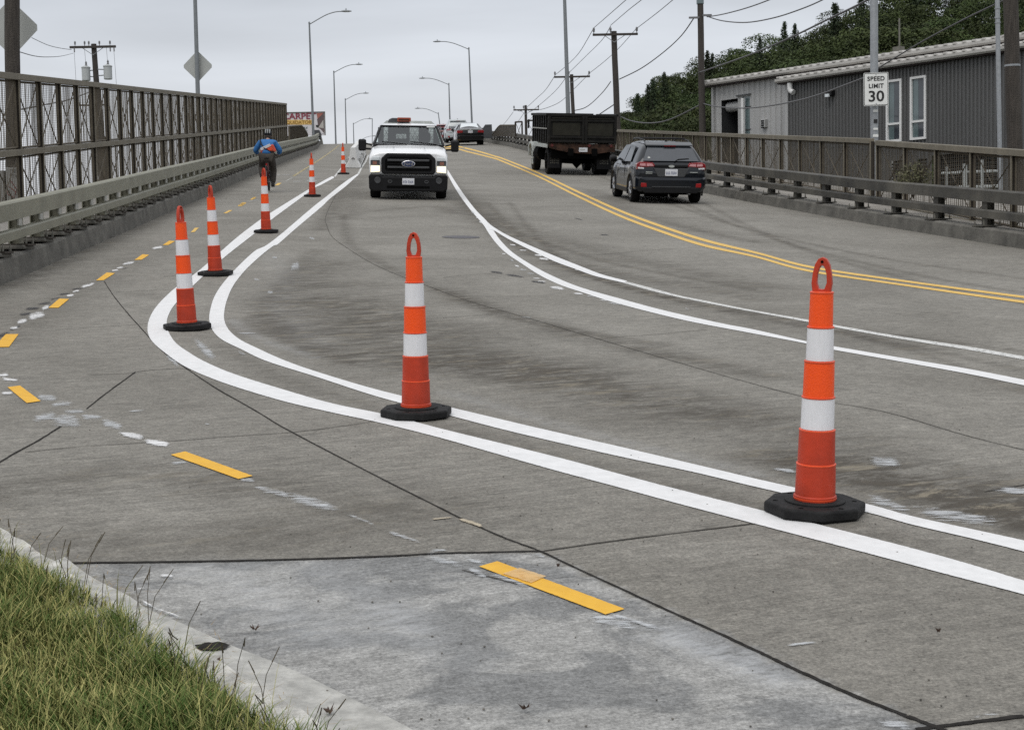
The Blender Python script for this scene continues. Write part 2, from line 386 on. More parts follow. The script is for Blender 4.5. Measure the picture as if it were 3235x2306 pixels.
J2 = ground(Z7([(330, 775), (700, 771), (1100, 765), (1500, 756), (1937, 742)]) + Z2([(300, 726), (560, 720), (770, 715), (820, 715)]))
gut_in = ground(Z7([(330, 745), (470, 850), (650, 940), (760, 1015), (930, 1085), (1150, 1185), (1500, 1325), (1937, 1540)]) + [(1400, 2360), (1560, 2450)])
slab = J2 + J1[14:] + [Vector((2.2, 2.2, 0)), Vector((-.6, 2.2, 0)), gut_in[-1], gut_in[4], gut_in[0]]
rows = [-25, -15, -8, -4, -2, -.5, .6]; y = 1.5
while y < 420: rows.append(y); y *= 1.0085 if y < 70 else 1.03
rows = np.array(rows); NC = 300; tt = np.linspace(0, 1, NC)
YY = np.repeat(rows[:, None], NC, 1); LL, RR = XL(rows) - .1, XR(rows) + .1
RR = np.minimum(RR, 22); XX = LL[:, None] + (RR - LL)[:, None] * tt[None, :]
ZZ = zr(XX, YY)
nrow = len(rows)
stain = np.zeros(XX.shape); dust = np.zeros(XX.shape)
def smear(arr, pts, w, amp, taper=True):
    p = spl(ground(pts), 5); d = seg_dist(XX, YY, p); arr += amp * np.exp(-(d / w) ** 2)
# tyre tracks, oil and wear, as they lie on the lanes
smear(stain, Z6([(20, 130), (190, 350), (330, 470), (520, 600), (760, 700), (1100, 800), (1500, 880), (2278, 1010)]), .26, .42)
smear(stain, Z6([(200, 290), (340, 420), (600, 520), (1000, 640), (1500, 760), (2000, 870), (2278, 920)]), .35, .40)
smear(stain, Z6([(330, 440), (700, 600), (1200, 750), (1700, 850), (2278, 960)]), .10, .45)
smear(stain, Z6([(1060, 230), (1500, 420), (1900, 530), (2278, 600)]), .35, .34)
smear(stain, Z6([(900, 230), (1300, 370), (1700, 490), (2278, 610)]), .12, .25)
smear(stain, Z6([(0, 950), (300, 1075), (600, 1165), (900, 1255), (1300, 1345), (1700, 1440), (2278, 1560)]), .20, .55)
smear(stain, [(1085, 680), (1100, 760), (1200, 830), (1350, 900), (1650, 1010), (2100, 1090)], .10, .45)
smear(stain, Z4([(560, 1060), (430, 1290), (330, 1500)]), .20, .5)
smear(stain, Z4([(700, 1010), (620, 1200), (560, 1400)]), .28, .35)
smear(stain, [(1040, 830), (960, 900), (890, 960), (860, 1040)], .35, .45)
smear(stain, [(930, 1050), (1150, 1130), (1500, 1160), (1900, 1230), (2400, 1330), (2900, 1470), (3300, 1560)], .40, .42)
smear(stain, [(1400, 1130), (1700, 1180), (2100, 1290)], .6, .38)
smear(stain, [(1020, 960), (1300, 1090), (1700, 1170)], .6, .55)
smear(stain, [(1080, 900), (1200, 990), (1500, 1060)], .5, .35)
smear(stain, [(1450, 640), (1700, 800), (2200, 960), (2900, 1090)], .5, .22)
smear(stain, [(2450, 1440), (2750, 1520), (3235, 1650)], .22, .75)
smear(stain, [(2650, 1480), (2900, 1520), (3235, 1600)], .35, .5)
smear(stain, [(700, 1090), (900, 1200), (1200, 1290), (2000, 1500), (3000, 1740)], .10, .35)
smear(stain, Z4([(780, 1330), (1000, 1310), (1350, 1290), (1520, 1350)]), .25, .4)
smear(stain, [(60, 1560), (400, 1500), (700, 1530)], .35, .4)
smear(stain, [(300, 1720), (700, 1700), (1300, 1600)], .35, .35)
smear(stain, [(30, 1070), (200, 950), (420, 820)], .35, .25)
for off in (0, 46, 80):
    smear(stain, [(1900 + off * 4, 560 + off), (2250 + off * 3, 690 + off), (2700 + off * 2, 800 + off), (3235, 880 + off)], .09, .40)
for off in (0, 60, 130):
    smear(stain, [(1480 + off, 640), (1640 + off, 780 + off * .3), (1950 + off * 1.5, 900 + off * .4), (2500 + off * 2, 1010 + off * .5), (3235, 1110 + off)], .08, .38)
smear(stain, [(1000, 790), (910, 880), (850, 980), (900, 1060), (1100, 1150)], .14, .40)
smear(stain, ground_pts := [(0, 905), (300, 775), (640, 625), (980, 484)], .3, .55)
smear(dust, Z2([(1400, 1130), (1600, 1200), (1900, 1310), (2050, 1370)]), .06, .9)
smear(dust, Z2([(1500, 1110), (1937, 1250)]), .04, .5)
smear(dust, Z2([(60, 1010), (260, 1190), (420, 1260)]), .12, .30)
smear(dust, [(640, 1800), (760, 1830), (900, 1930), (1050, 2010)], .14, .45)
smear(dust, [(1000, 1790), (1150, 1880), (1300, 1990)], .10, .35)
smear(dust, [(850, 800), (900, 870), (880, 950), (1000, 1090)], .2, .16)
smear(dust, [(730, 1010), (820, 1070), (1000, 1130)], .06, .35)
smear(dust, [(1420, 1240), (1900, 1380), (2400, 1500)], .08, .3)
slm = inside(XX, YY, slab).astype(float)
gutp = gut_in + [Vector((p.x - .9, p.y - .9, 0)) for p in reversed(gut_in)]
me = bpy.data.meshes.new('road')
vs = np.stack([XX, YY, ZZ], -1).reshape(-1, 3)
ii = np.arange((nrow - 1) * NC).reshape(nrow - 1, NC)[:, :-1].ravel()
fs = np.stack([ii, ii + 1, ii + NC + 1, ii + NC], -1)
me.vertices.add(len(vs)); me.vertices.foreach_set('co', vs.ravel())
me.loops.add(fs.size); me.loops.foreach_set('vertex_index', fs.ravel()); me.polygons.add(len(fs))
me.polygons.foreach_set('loop_start', np.arange(0, fs.size, 4)); me.polygons.foreach_set('use_smooth', np.ones(len(fs), bool)); me.update()
at = me.color_attributes.new('wear', 'FLOAT_COLOR', 'POINT')
at.data.foreach_set('color', np.stack([np.clip(stain, 0, 1.2), np.clip(dust, 0, 1), slm, np.ones_like(slm)], -1).ravel().astype(np.float32))
def roadmat():
    m = bpy.data.materials.new('tined_concrete_road'); m.use_nodes = True; t = m.node_tree; n = t.nodes; l = t.links; b = n['Principled BSDF']
    b.inputs['Roughness'].default_value = .82; b.inputs['Specular IOR Level'].default_value = .3
    g = n.new('ShaderNodeNewGeometry'); pos = g.outputs['Position']
    at = n.new('ShaderNodeAttribute'); at.attribute_name = 'wear'; sp = n.new('ShaderNodeSeparateColor'); l.new(at.outputs['Color'], sp.inputs[0])
    def noise(scale, det=5, rough=.6, stretch=None, dist=0):
        src = pos
        if stretch:
            q = n.new('ShaderNodeMapping'); q.inputs['Rotation'].default_value = (0, 0, TROT); l.new(pos, q.inputs[0])
            q2 = n.new('ShaderNodeMapping'); q2.inputs['Scale'].default_value = stretch; l.new(q.outputs[0], q2.inputs[0]); src = q2.outputs[0]
        z = n.new('ShaderNodeTexNoise'); z.inputs['Scale'].default_value = scale; z.inputs['Detail'].default_value = det; z.inputs['Roughness'].default_value = rough
        z.inputs['Distortion'].default_value = dist
        l.new(src, z.inputs[0]); return z.outputs[0]
    def rng(x, a, b_, c, d):
        r = n.new('ShaderNodeMapRange'); r.inputs[1].default_value = a; r.inputs[2].default_value = b_; r.inputs[3].default_value = c; r.inputs[4].default_value = d; l.new(x, r.inputs[0]); return r.outputs[0]
    def mul(a, b_, op='MULTIPLY'):
        q = n.new('ShaderNodeMath'); q.operation = op; l.new(a, q.inputs[0])
        if isinstance(b_, float): q.inputs[1].default_value = b_
        else: l.new(b_, q.inputs[1])
        return q.outputs[0]
    def mix(f, a, c):
        x = n.new('ShaderNodeMix'); x.data_type = 'RGBA'
        if isinstance(f, float): x.inputs[0].default_value = f
        else: l.new(f, x.inputs[0])
        for i, q in ((6, a), (7, c)):
            if isinstance(q, tuple): x.inputs[i].default_value = (*q, 1)
            else: l.new(q, x.inputs[i])
        return x.outputs[2]
    big = noise(.45, 7, .66, None, .8); grain = noise(9, 14, .90, (1, 1.35, 1.2)); tine = noise(1.0, 3, .6, (2.5, 55, 20)); fine = noise(75, 4, .85); patch_ = noise(.9, 5, .6)
    c = mix(rng(big, .34, .66, 0, 1), (.168, .158, .138), (.234, .222, .197))
    c = mix(sp.outputs[2], c, mix(rng(noise(1.7, 6, .62, None, .9), .45, .53, 0, 1), (.196, .197, .194), (.300, .297, .285)))
    tn = n.new('ShaderNodeMix'); tn.data_type = 'FLOAT'; l.new(rng(patch_, .42, .60, 0, 1), tn.inputs[0]); tn.inputs[2].default_value = 1.0; l.new(rng(tine, .3, .7, .70, 1.22), tn.inputs[3])
    f = mul(mul(rng(grain, .32, .68, .50, 1.50), tn.outputs[0]), rng(fine, .28, .72, .44, 1.60))
    brk = noise(1.6, 9, .80, (1.6, 4, 4), .5)
    st = mul(sp.outputs[0], rng(brk, .40, .58, .22, 1.25)); sf = rng(st, 0, 1, 1, .32)
    f = mul(f, sf)
    v = n.new('ShaderNodeVectorMath'); v.operation = 'SCALE'; l.new(c, v.inputs[0]); l.new(f, v.inputs['Scale'])
    vo = mix(mul(st, .48), v.outputs[0], (.074, .060, .042))
    c = mix(mul(sp.outputs[1], rng(noise(1, 8, .82, (8, 24, 20)), .38, .64, .0, 1.0)), vo, (.46, .47, .48))
    blot = rng(noise(2.6, 9, .80, (1, 2.4, 1), .5), .53, .62, 0, .8)     # pale scaled spots inside the dirty patches
    c = mix(mul(blot, sp.outputs[0]), c, (.225, .198, .150))
    l.new(c, b.inputs['Base Color'])
    bp = n.new('ShaderNodeBump'); bp.inputs['Strength'].default_value = .6; bp.inputs['Distance'].default_value = .006
    l.new(mul(tine, grain, 'ADD'), bp.inputs['Height']); l.new(bp.outputs[0], b.inputs['Normal']); return m
road = link('road', me, roadmat()); tag(road, kind='structure')

# ------------------------------------------------------------------ things painted or sealed on the road: parts of the road
TS = (0, .12, .25, .5, .75, .88, 1)
def lay(pts, dz=.004): return [Vector((p.x, p.y, float(zr(p.x, p.y)) + dz)) for p in pts]
def ribbon2(name, A, B, m, dz=.004, n=10, soft=False, label=None, parent=road):
    """band between two edges read from the photograph, laid on the road"""
    A = spl([(*p, 0) for p in A], n); B = spl([(*p, 0) for p in B], n); k = max(len(A), len(B))
    def res(L):
        d = [0]
        for a, b in zip(L[:-1], L[1:]): d.append(d[-1] + (b - a).length)
        return [Vector(np.array([np.interp(t, d, [q[i] for q in L]) for i in range(3)])) for t in np.linspace(0, d[-1], k)]
    A, B = res(A), res(B); past = A[-1].x > 3200; A = ground([(p.x, p.y) for p in A]); B = ground([(p.x, p.y) for p in B])
    if past:        # the line runs on beyond the picture
        d = (A[-1] + B[-1] - A[-4] - B[-4]) / 2; d.z = 0; d.normalize(); w_ = B[-1] - A[-1]
        for i in range(1, 15): A.append(A[-1] + d * .5); B.append(A[-1] + w_)
        k = len(A)
    cols = [lay([a.lerp(b, t) for a, b in zip(A, B)], dz) for t in (TS if soft else (0, .06, .94, 1))]
    q = MB(); me_v = []
    for c in cols: q.v += [tuple(v) for v in c]
    for j in range(len(cols) - 1):
        for i in range(k - 1): q.f.append((j * k + i, j * k + i + 1, (j + 1) * k + i + 1, (j + 1) * k + i))
    o = obj(name, q, m, parent, flip=False)
    e = o.data.attributes.new('edge', 'FLOAT', 'POINT'); ev = []
    for j in range(len(cols)):
        for i in range(k):
            w = (.62 if j in (0, 3) else 1.0) if not soft else math.sin(math.pi * TS[j]) ** .8 * min(1, 1.5 * math.sin(math.pi * i / (k - 1)))
            ev.append(w)
    e.data.foreach_set('value', ev)
    if label: o['label'] = label
    return o
def ribbon(name, path, w, m, dz=.004, wob=0.0, parent=road, label=None, taper=None):
    """band of a given width along a ground path"""
    A, B = [], []; n_ = len(path)
    for i, p in enumerate(path):
        t = path[min(i + 1, n_ - 1)] - path[max(i - 1, 0)]; t.z = 0; t.normalize(); s = Vector((-t.y, t.x, 0))
        ww = (w if not callable(w) else w(i / (n_ - 1))) / 2
        A.append(p + s * (ww * (1 + wob * rnd.uniform(-1, 1)))); B.append(p - s * (ww * (1 + wob * rnd.uniform(-1, 1))))
    o = obj(name, MB().strip(lay(A, dz), lay(B, dz)), m, parent, flip=False)
    e = o.data.attributes.new('edge', 'FLOAT', 'POINT'); e.data.foreach_set('value', [1.0] * len(o.data.vertices))
    if label: o['label'] = label
    return o
PW = paint('fresh_white_paint', (.84, .84, .84), .90, 45, .14, .6, brk=1.7)
PWO = paint('worn_white_paint', (.66, .66, .64), .60, 26, .10)
PWR = paint('rubbed_white_paint', (.60, .62, .64), .60, 9, .22, stretch=(1, 5, 3), top=.72, brk=3.4)
PWD = paint('sprayed_white_paint', (.80, .80, .80), .74, 9, .16, stretch=(1, 5, 3), top=.95, brk=3.2)
PY = paint('yellow_dash_paint', (.86, .43, .045), .88, 34, .16, .6, brk=1.9)
PYO = paint('double_yellow_paint', (.70, .46, .13), .76, 22, .10)
PYF = paint('faded_yellow_paint', (.48, .40, .22), .56, 20, .14)
PK = paint('black_cover_paint', (.035, .036, .045), .66, 9, .2, stretch=(1, 5, 3), top=.8, brk=3)
PTN = paint('tan_patch', (.46, .40, .30), .75, 14, .10)
# outer white line of the buffer, from where it leaves the barriers to the right edge
ribbon2('lane_line', [(1054, 558), (1049, 557.5), (980, 596), (852, 675), (803, 709), (740, 758)] + Z1([(1200, 195), (1070, 290), (1000, 350), (935, 420), (895, 490), (884, 550), (895, 600), (930, 645), (990, 695), (1080, 760), (1200, 820), (1400, 895), (1700, 985), (2000, 1055)]) + Z2([(0, 60), (300, 135), (600, 220), (900, 305), (1200, 385), (1500, 467)]) + Z3([(600, 655), (1000, 760), (1300, 840), (1671, 937), (1850, 990)]),
        [(1055, 563), (1005, 590), (995, 594), (892, 669), (860, 693), (800, 742)] + Z1([(1335, 130), (1165, 285), (1075, 375), (1030, 430), (1003, 490), (1003, 540), (1022, 590), (1060, 640), (1130, 690), (1230, 748), (1400, 820), (1700, 915), (2000, 1000)]) + Z2([(50, 22), (340, 97), (640, 170), (960, 250), (1240, 326), (1560, 410)]) + Z3([(640, 584), (1060, 690), (1360, 772), (1671, 866), (1850, 915)]), PW, label='fresh white line, outer edge of the buffer')
ribbon2('lane_line', Z4([(650, 998), (560, 1055), (460, 1130), (380, 1195)]) + Z5([(2000, 1335), (1800, 1505), (1700, 1580)]) + Z1([(1540, 75), (1480, 125), (1390, 215), (1320, 300), (1280, 370), (1258, 450), (1255, 500), (1275, 560), (1330, 615), (1450, 675), (1600, 745), (1900, 840), (2278, 962)]) + Z2([(370, 27), (700, 112), (1200, 227), (1600, 312)]) + Z3([(300, 387), (860, 515), (1100, 580), (1400, 650), (1671, 718), (1850, 765)]),
        Z4([(665, 1005), (640, 1025), (540, 1115), (400, 1225)]) + Z5([(2060, 1330), (1900, 1465), (1780, 1570)]) + Z1([(1640, 52), (1560, 115), (1470, 200), (1400, 290), (1362, 375), (1345, 450), (1347, 505), (1375, 560), (1440, 615), (1550, 670), (1700, 737), (1900, 808), (2278, 920)]) + Z2([(440, 0), (800, 85), (1250, 188), (1640, 280)]) + Z3([(330, 352), (860, 472), (1100, 537), (1400, 602), (1671, 661), (1850, 705)]), PW, label='fresh white line, inner edge of the buffer')
ribbon2('lane_line', Z4([(440, 1020), (500, 945), (570, 865), (640, 780)]), Z4([(455, 1024), (513, 950), (581, 868), (649, 783)]), PWO, label='older white line left of the white barriers')
ribbon2('lane_line', Z4([(650, 998), (685, 935), (720, 880), (745, 825)]), Z4([(668, 1002), (700, 940), (735, 886), (758, 830)]), PWO, label='older white line right of the white barriers')
# gore lines beside the pickup
ribbon2('lane_line', Z6([(-5, 45), (10, 78), (100, 240), (195, 372), (285, 475), (330, 545), (380, 612), (450, 682), (560, 757), (700, 847), (850, 917), (1000, 967), (1200, 1032), (1500, 1112), (1800, 1182), (2200, 1258)]) + Z12([(345, 541), (483, 573), (883, 644)]) + [(3060, 1183), (3235, 1219), (3330, 1238)],
        Z6([(5, 40), (20, 65), (130, 235), (230, 368), (312, 452), (360, 518), (410, 590), (500, 680), (640, 772), (800, 855), (1000, 935), (1300, 1020), (1600, 1100), (2000, 1190), (2220, 1232)]) + Z12([(340, 527), (480, 553), (883, 622)]) + [(3060, 1167), (3235, 1201), (3330, 1220)], PW, label='fresh white line forking at the manhole, lower branch')
ribbon2('lane_line', Z6([(320, 462), (355, 492), (450, 550), (600, 620), (800, 705), (1000, 785), (1150, 842), (1325, 887)]), Z6([(335, 520), (365, 523), (470, 585), (640, 670), (800, 745), (950, 800), (1100, 853), (1300, 900)]), PW, dz=.006, label='fresh white line forking at the manhole, upper branch')
ribbon2('lane_line', Z6([(1320, 889), (1540, 947), (1700, 990), (1900, 1030), (2210, 1092)]) + Z12([(350, 407), (490, 434), (883, 503)]) + [(3060, 1096), (3235, 1127), (3330, 1143)], Z6([(1290, 898), (1500, 957), (1700, 1004), (2000, 1065), (2200, 1103)]) + Z12([(350, 420), (490, 448), (883, 518)]) + [(3060, 1107), (3235, 1138), (3330, 1154)], PWO, label='worn white line running on to the right')
# double yellow line
yu = [(1390, 463)] + Z11([(740, 892), (1000, 942), (1340, 1030), (1700, 1140)]) + Z6([(430, 0), (700, 108), (1000, 250), (1300, 383), (1600, 493), (1900, 588)]) + [(2400, 799), (2565, 842), (2850, 885), (3235, 936), (3400, 955)]
yl = [(1390, 469)] + Z11([(740, 925), (1000, 975), (1340, 1062), (1700, 1172)]) + Z6([(425, 8), (690, 116), (990, 261), (1290, 396), (1590, 508), (1890, 604)]) + [(2395, 804.5), (2560, 848), (2848, 891), (3235, 943), (3400, 962)]
ribbon2('yellow_line', yu, yl, PYO, label='upper stripe of the double yellow line')
yu = [(1390, 472)] + Z11([(745, 950), (1000, 1015), (1340, 1098), (1700, 1190)]) + Z6([(395, 5), (690, 130), (985, 275), (1280, 411), (1580, 523), (1880, 620)]) + [(2390, 809), (2556, 853), (2847, 897), (3235, 951), (3400, 970)]
yl = [(1390, 478)] + Z11([(740, 980), (1000, 1045), (1340, 1128), (1700, 1222)]) + Z6([(385, 12), (680, 137), (975, 286), (1270, 424), (1570, 538), (1870, 636)]) + [(2385, 814.5), (2551, 859), (2845, 903), (3235, 959), (3400, 978)]
ribbon2('yellow_line', yu, yl, PYO, label='lower stripe of the double yellow line')
# yellow dashes of the bike lane
def patch(name, px, m, dz=.005, label=None, soft=False):
    a, b, c, d = px
    return ribbon2(name, [a, ((a[0] + d[0]) / 2, (a[1] + d[1]) / 2), d], [b, ((b[0] + c[0]) / 2, (b[1] + c[1]) / 2), c], m, dz, 6, soft, label)
for k, q in enumerate([Z1([(-40, 662), (55, 660), (112, 583), (35, 583)]), Z1([(290, 425), (350, 425), (415, 372), (355, 370)]), Z1([(575, 261), (622, 259), (690, 217), (640, 213)]), Z1([(805, 138), (850, 136), (895, 107), (855, 103)]), Z1([(975, 48), (1010, 48), (1050, 25), (1015, 22)]),
          Z1([(160, 997), (45, 902), (120, 892), (245, 985)]), Z7([(1215, 348), (870, 224), (945, 207), (1290, 332)]), Z2([(1150, 1040), (505, 795), (600, 768), (1250, 1012)])]):
    if k >= 5: q = [q[1], q[2], q[3], q[0]]
    patch('yellow_dash', q, PY)
patch('faded_patch', [p for p in Z2([(625, 836), (715, 806), (850, 848), (770, 884)])], paint('pale_cream_paint', (.72, .48, .22), .66, 14, .14, top=.8), .008, 'pale rubbed patch on the nearest yellow dash')
for q in (Z8([(1630, 907), (1665, 905), (1700, 868), (1668, 868)]), Z5([(1432, 1370), (1455, 1370), (1492, 1350), (1468, 1350)]), Z5([(1525, 1325), (1550, 1325), (1580, 1300), (1555, 1300)]), Z5([(1603, 1283), (1620, 1283), (1640, 1268), (1622, 1268)]), Z9([(5, 1470), (85, 1468), (155, 1420), (70, 1418)]), Z9([(230, 1350), (290, 1350), (325, 1320), (270, 1320)]), Z9([(640, 1118), (700, 1118), (755, 1078), (690, 1078)])):
    patch('yellow_dash', q, PYO)
ribbon('faded_yellow_line', spl(ground(Z9([(960, 960), (1150, 840), (1400, 680), (1600, 540), (1740, 430)])), 6), .09, PYF)
# white guide marks sprayed between the dashes, and the black paint over old ones
def dabs(name, lst, Z, m, dz=.0045):
    for x0, y0, x1, y1, w in lst:
        (a, b), (c, d) = Z([(x0, y0), (x1, y1)]); s = Z([(0, 0), (0, w)]); h = (s[1][1] - s[0][1]) / 2
        ribbon2(name, [(a, b - h * rnd.uniform(.4, 1.3)), ((a + c) / 2, (b + d) / 2 - h * rnd.uniform(.7, 1.5)), (c, d - h)], [(a, b + h), ((a + c) / 2, (b + d) / 2 + h * rnd.uniform(.7, 1.5)), (c, d + h * rnd.uniform(.4, 1.3))], m, dz, 6, True)
dabs('guide_mark', [(480, 303, 575, 275, 22), (430, 330, 480, 322, 16), (393, 354, 448, 346, 16), (245, 434, 300, 415, 26), (160, 488, 280, 460, 40), (95, 513, 170, 498, 26), (55, 550, 115, 540, 22), (725, 163, 815, 152, 20), (695, 188, 745, 182, 12), (665, 204, 715, 199, 12), (905, 69, 985, 58, 14), (-20, 832, 55, 826, 26), (0, 848, 120, 864, 28), (0, 936, 85, 936, 24), (700, 1170, 880, 1204, 30), (850, 1226, 1035, 1252, 36)], Z1, PWD)
dabs('guide_mark', [(600, 110, 745, 138, 26)], Z7, PWD, .0048)
dabs('rubbed_mark', [(210, 962, 350, 972, 40), (300, 1006, 440, 1004, 36), (360, 1046, 520, 1048, 40), (190, 1085, 350, 1075, 70), (300, 1090, 500, 1125, 70), (480, 1078, 620, 1086, 40), (600, 1112, 740, 1146, 46), (1230, 1120, 1260, 1124, 10), (990, 715, 1075, 770, 40), (1420, 578, 1560, 576, 8), (1425, 690, 1475, 706, 14), (1740, 180, 1800, 170, 60), (1520, 250, 1560, 262, 14), (1600, 330, 1640, 330, 14), (1630, 122, 1665, 126, 12), (1850, 0, 1890, 15, 22), (1160, 610, 1300, 740, 60), (760, 1048, 880, 1040, 10)], Z1, PWR)
dabs('rubbed_mark', [(1290, 385, 1500, 440, 40), (1450, 430, 1730, 505, 46), (1765, 528, 1912, 582, 18), (870, 268, 960, 262, 14), (1220, 350, 1300, 355, 22), (820, 850, 890, 848, 30), (720, 975, 830, 1030, 24), (800, 1020, 930, 1062, 16)], Z7, PWR)
dabs('rubbed_mark', [(30, 614, 225, 678, 20), (240, 715, 350, 706, 22), (780, 728, 850, 748, 20), (240, 742, 420, 790, 40), (420, 745, 530, 785, 26), (440, 800, 560, 860, 30), (560, 830, 780, 900, 26), (1060, 1040, 1320, 1110, 60), (1130, 1024, 1450, 1120, 30)], Z2, PWR)
dabs('rubbed_mark', [(380, 292, 520, 312, 20), (440, 1200, 650, 1175, 14), (1400, 1560, 1560, 1552, 22), (870, 440, 1100, 520, 60), (1100, 510, 1560, 570, 60), (880, 255, 1050, 275, 60), (920, 1590, 1100, 1615, 40), (1500, 395, 1671, 410, 40)], Z3, PWR)
dabs('guide_mark', [(720, 972, 800, 1018, 16), (790, 1012, 930, 1062, 14), (805, 848, 895, 852, 16), (690, 915, 740, 908, 10)], Z7, PWD, .009)
dabs('tan_mark', [(385, 546, 545, 598, 24), (250, 556, 390, 542, 8)], Z2, PTN)
dabs('guide_mark', [(475, 622, 525, 630, 12), (545, 662, 610, 666, 9), (650, 695, 720, 705, 14), (680, 720, 765, 732, 14), (420, 688, 450, 692, 10), (512, 772, 550, 782, 14), (940, 800, 1020, 812, 14), (640, 866, 700, 870, 10), (670, 888, 745, 890, 12), (760, 930, 880, 946, 26), (930, 975, 1015, 982, 12), (1120, 1022, 1190, 1030, 8), (236, 430, 254, 434, 10), (255, 455, 285, 470, 14)], Z6, PWD)
dabs('rubbed_mark', [(550, 800, 610, 810, 14), (600, 828, 660, 836, 12), (1030, 995, 1095, 1000, 10), (1170, 1040, 1300, 1056, 10), (200, 385, 230, 400, 14), (480, 730, 510, 745, 12), (1740, 1080, 1770, 1095, 12), (560, 1145, 640, 1150, 6)], Z6, PWR)
dabs('black_mark', [(330, 815, 440, 832, 22), (440, 838, 600, 862, 18), (620, 884, 750, 904, 20), (1120, 552, 1200, 555, 8), (940, 430, 1010, 450, 8)], Z6, PK)
dabs('black_mark', [(600, 1396, 720, 1384, 16), (500, 1440, 605, 1430, 20), (425, 1482, 525, 1466, 18), (310, 1522, 445, 1506, 20), (200, 1566, 350, 1552, 24), (150, 1612, 280, 1596, 24), (1040, 1222, 1100, 1210, 10)], Z8, PK)
dabs('black_mark', [(-20, 600, 60, 572, 26), (50, 560, 130, 530, 16)], Z1, PK)
dabs('rubbed_mark', [(630, 945, 740, 942, 14), (740, 938, 930, 935, 8), (920, 1055, 1110, 1046, 12), (1130, 1035, 1430, 1038, 22), (1200, 980, 1370, 970, 12), (160, 1390, 400, 1365, 10), (550, 1190, 640, 1160, 14), (320, 1280, 400, 1275, 8)], Z9, PWR)
dabs('guide_mark', [(790, 1060, 975, 970, 14)], Z9, PWO)
# joints of the concrete slabs: recessed, filled with dark sealant
ribbon('sealed_joint', spl(J1[:12], 5), .009, M_['seal'], .0035, .35)
ribbon('sealed_joint', spl(J1[11:16], 8), .009, M_['seal'], .0035, .35)
ribbon('sealed_joint', spl(J1[14:], 9), lambda t: .008 + .013 * t, M_['seal'], .0036, .3)
ribbon('sealed_joint', spl(J2, 9), lambda t: .022 - .008 * t, M_['seal'], .0037, .25)
ribbon('sealed_joint', spl(ground(Z1([(1150, 795), (1060, 790), (930, 795), (810, 810)])), 5), .009, M_['seal'], .0035, .3)
ribbon('sealed_joint', spl(ground(Z1([(810, 810), (700, 890), (600, 965), (520, 1030)])), 5), .010, M_['seal'], .0035, .3)
ribbon('sealed_joint', spl(ground(Z1([(365, 1135), (230, 1220), (100, 1290), (0, 1350), (-120, 1425)])), 5), .012, M_['seal'], .0035, .3)
ribbon('thin_joint', spl(ground(Z1([(150, 1290), (500, 1255), (1000, 1225), (1400, 1195), (1750, 1170), (2000, 1140), (2278, 1100)])), 5), .008, M_['crack'], .0033, .4)
ribbon('thin_joint', spl(ground(Z2([(820, 715), (1200, 660), (1890, 575)]) + [(2480, 1640)]), 6), .011, M_['crack'], .0033, .3)
ribbon('thin_joint', spl(ground(Z4([(560, 1052), (480, 1150), (410, 1280), (365, 1390)]) + Z10([(-160, 20), (-120, 110), (0, 200), (180, 310), (420, 415), (600, 480), (870, 580), (1250, 690), (1624, 800)]) + Z3([(400, -110), (950, 0), (1400, 130), (1900, 250)])), 5), .008, M_['crack'], .0033, .3)
ribbon('thin_joint', spl(ground(Z3([(1120, 1624), (1300, 1600), (1671, 1555)])), 5), .020, M_['seal'], .0035, .3)
ribbon('thin_joint', spl(ground(Z3([(1470, 410), (1671, 375), (1800, 350)])), 5), .010, M_['crack'], .0033, .3)
for q in (Z1([(330, 555), (600, 537), (880, 520)]), Z1([(700, 330), (900, 318), (1070, 310)]), Z1([(980, 237), (1240, 212)]), Z6([(0, 860), (200, 840), (420, 825)]), Z6([(380, 330), (800, 322), (1150, 318)]), Z6([(1090, 1300), (1500, 1270), (1900, 1235)]), Z6([(1100, 700), (1500, 662), (1900, 640)]), Z6([(640, 185), (900, 165), (1180, 160)]), Z1([(540, 825), (700, 820), (810, 812)]), Z2([(420, 810), (700, 880)]), Z6([(0, 1150), (500, 1115)]), Z9([(640, 1190), (1100, 1170)])):
    ribbon('thin_joint', spl(ground(q), 4), .008 if q[0][1] > 800 else .014, M_['crack'], .0032, .4)
mc = G(1456, 750); q = MB(); q.poly(lay([mc + Vector((.31 * math.cos(a), .31 * math.sin(a), 0)) for a in np.linspace(0, 2 * math.pi, 32, endpoint=False)], .006))
obj('manhole_cover', q, M_['hole'], road)

# ------------------------------------------------------------------ kerbs, pavements, lawn, far ground
def sweep(name, ys, edge, prof, m, parent=None, sgn=1, smooth=False):
    """profile (distance away from the road, height above it) swept along a road edge"""
    rings = []
    for y in ys:
        x = float(edge(y)); z0 = float(zr(x, y))
        rings.append([Vector((x + sgn * o, y, z0 + h)) for o, h in prof])
    k = len(prof); q = MB(); q.v = [tuple(p) for r in rings for p in r]
    for i in range(len(rings) - 1):
        for j in range(k - 1): q.f.append((i * k + j, i * k + j + 1, (i + 1) * k + j + 1, (i + 1) * k + j))
    return obj(name, q, m, parent, smooth=smooth)
ysL = list(np.arange(9.5, 130, 1.5)) + list(np.arange(130, 300, 6)); ysR = list(np.arange(8, 130, 1.5)) + list(np.arange(130, 300, 6))
kl = sweep('kerb', ysL, XL, [(-.02, -.1), (.02, .24), (.06, .27), (.34, .27), (.34, .1)], M_['concrete'], sgn=-1); tag(kl, kind='structure')
pl = sweep('pavement', ysL, XL, [(.33, .255), (2.75, .30), (2.80, -1.5)], M_['pave'], sgn=-1); tag(pl, kind='structure')
kr = sweep('kerb', ysR, XR, [(-.02, -.1), (.02, .22), (.06, .25), (.30, .25), (.30, .1)], M_['concrete']); tag(kr, kind='structure')
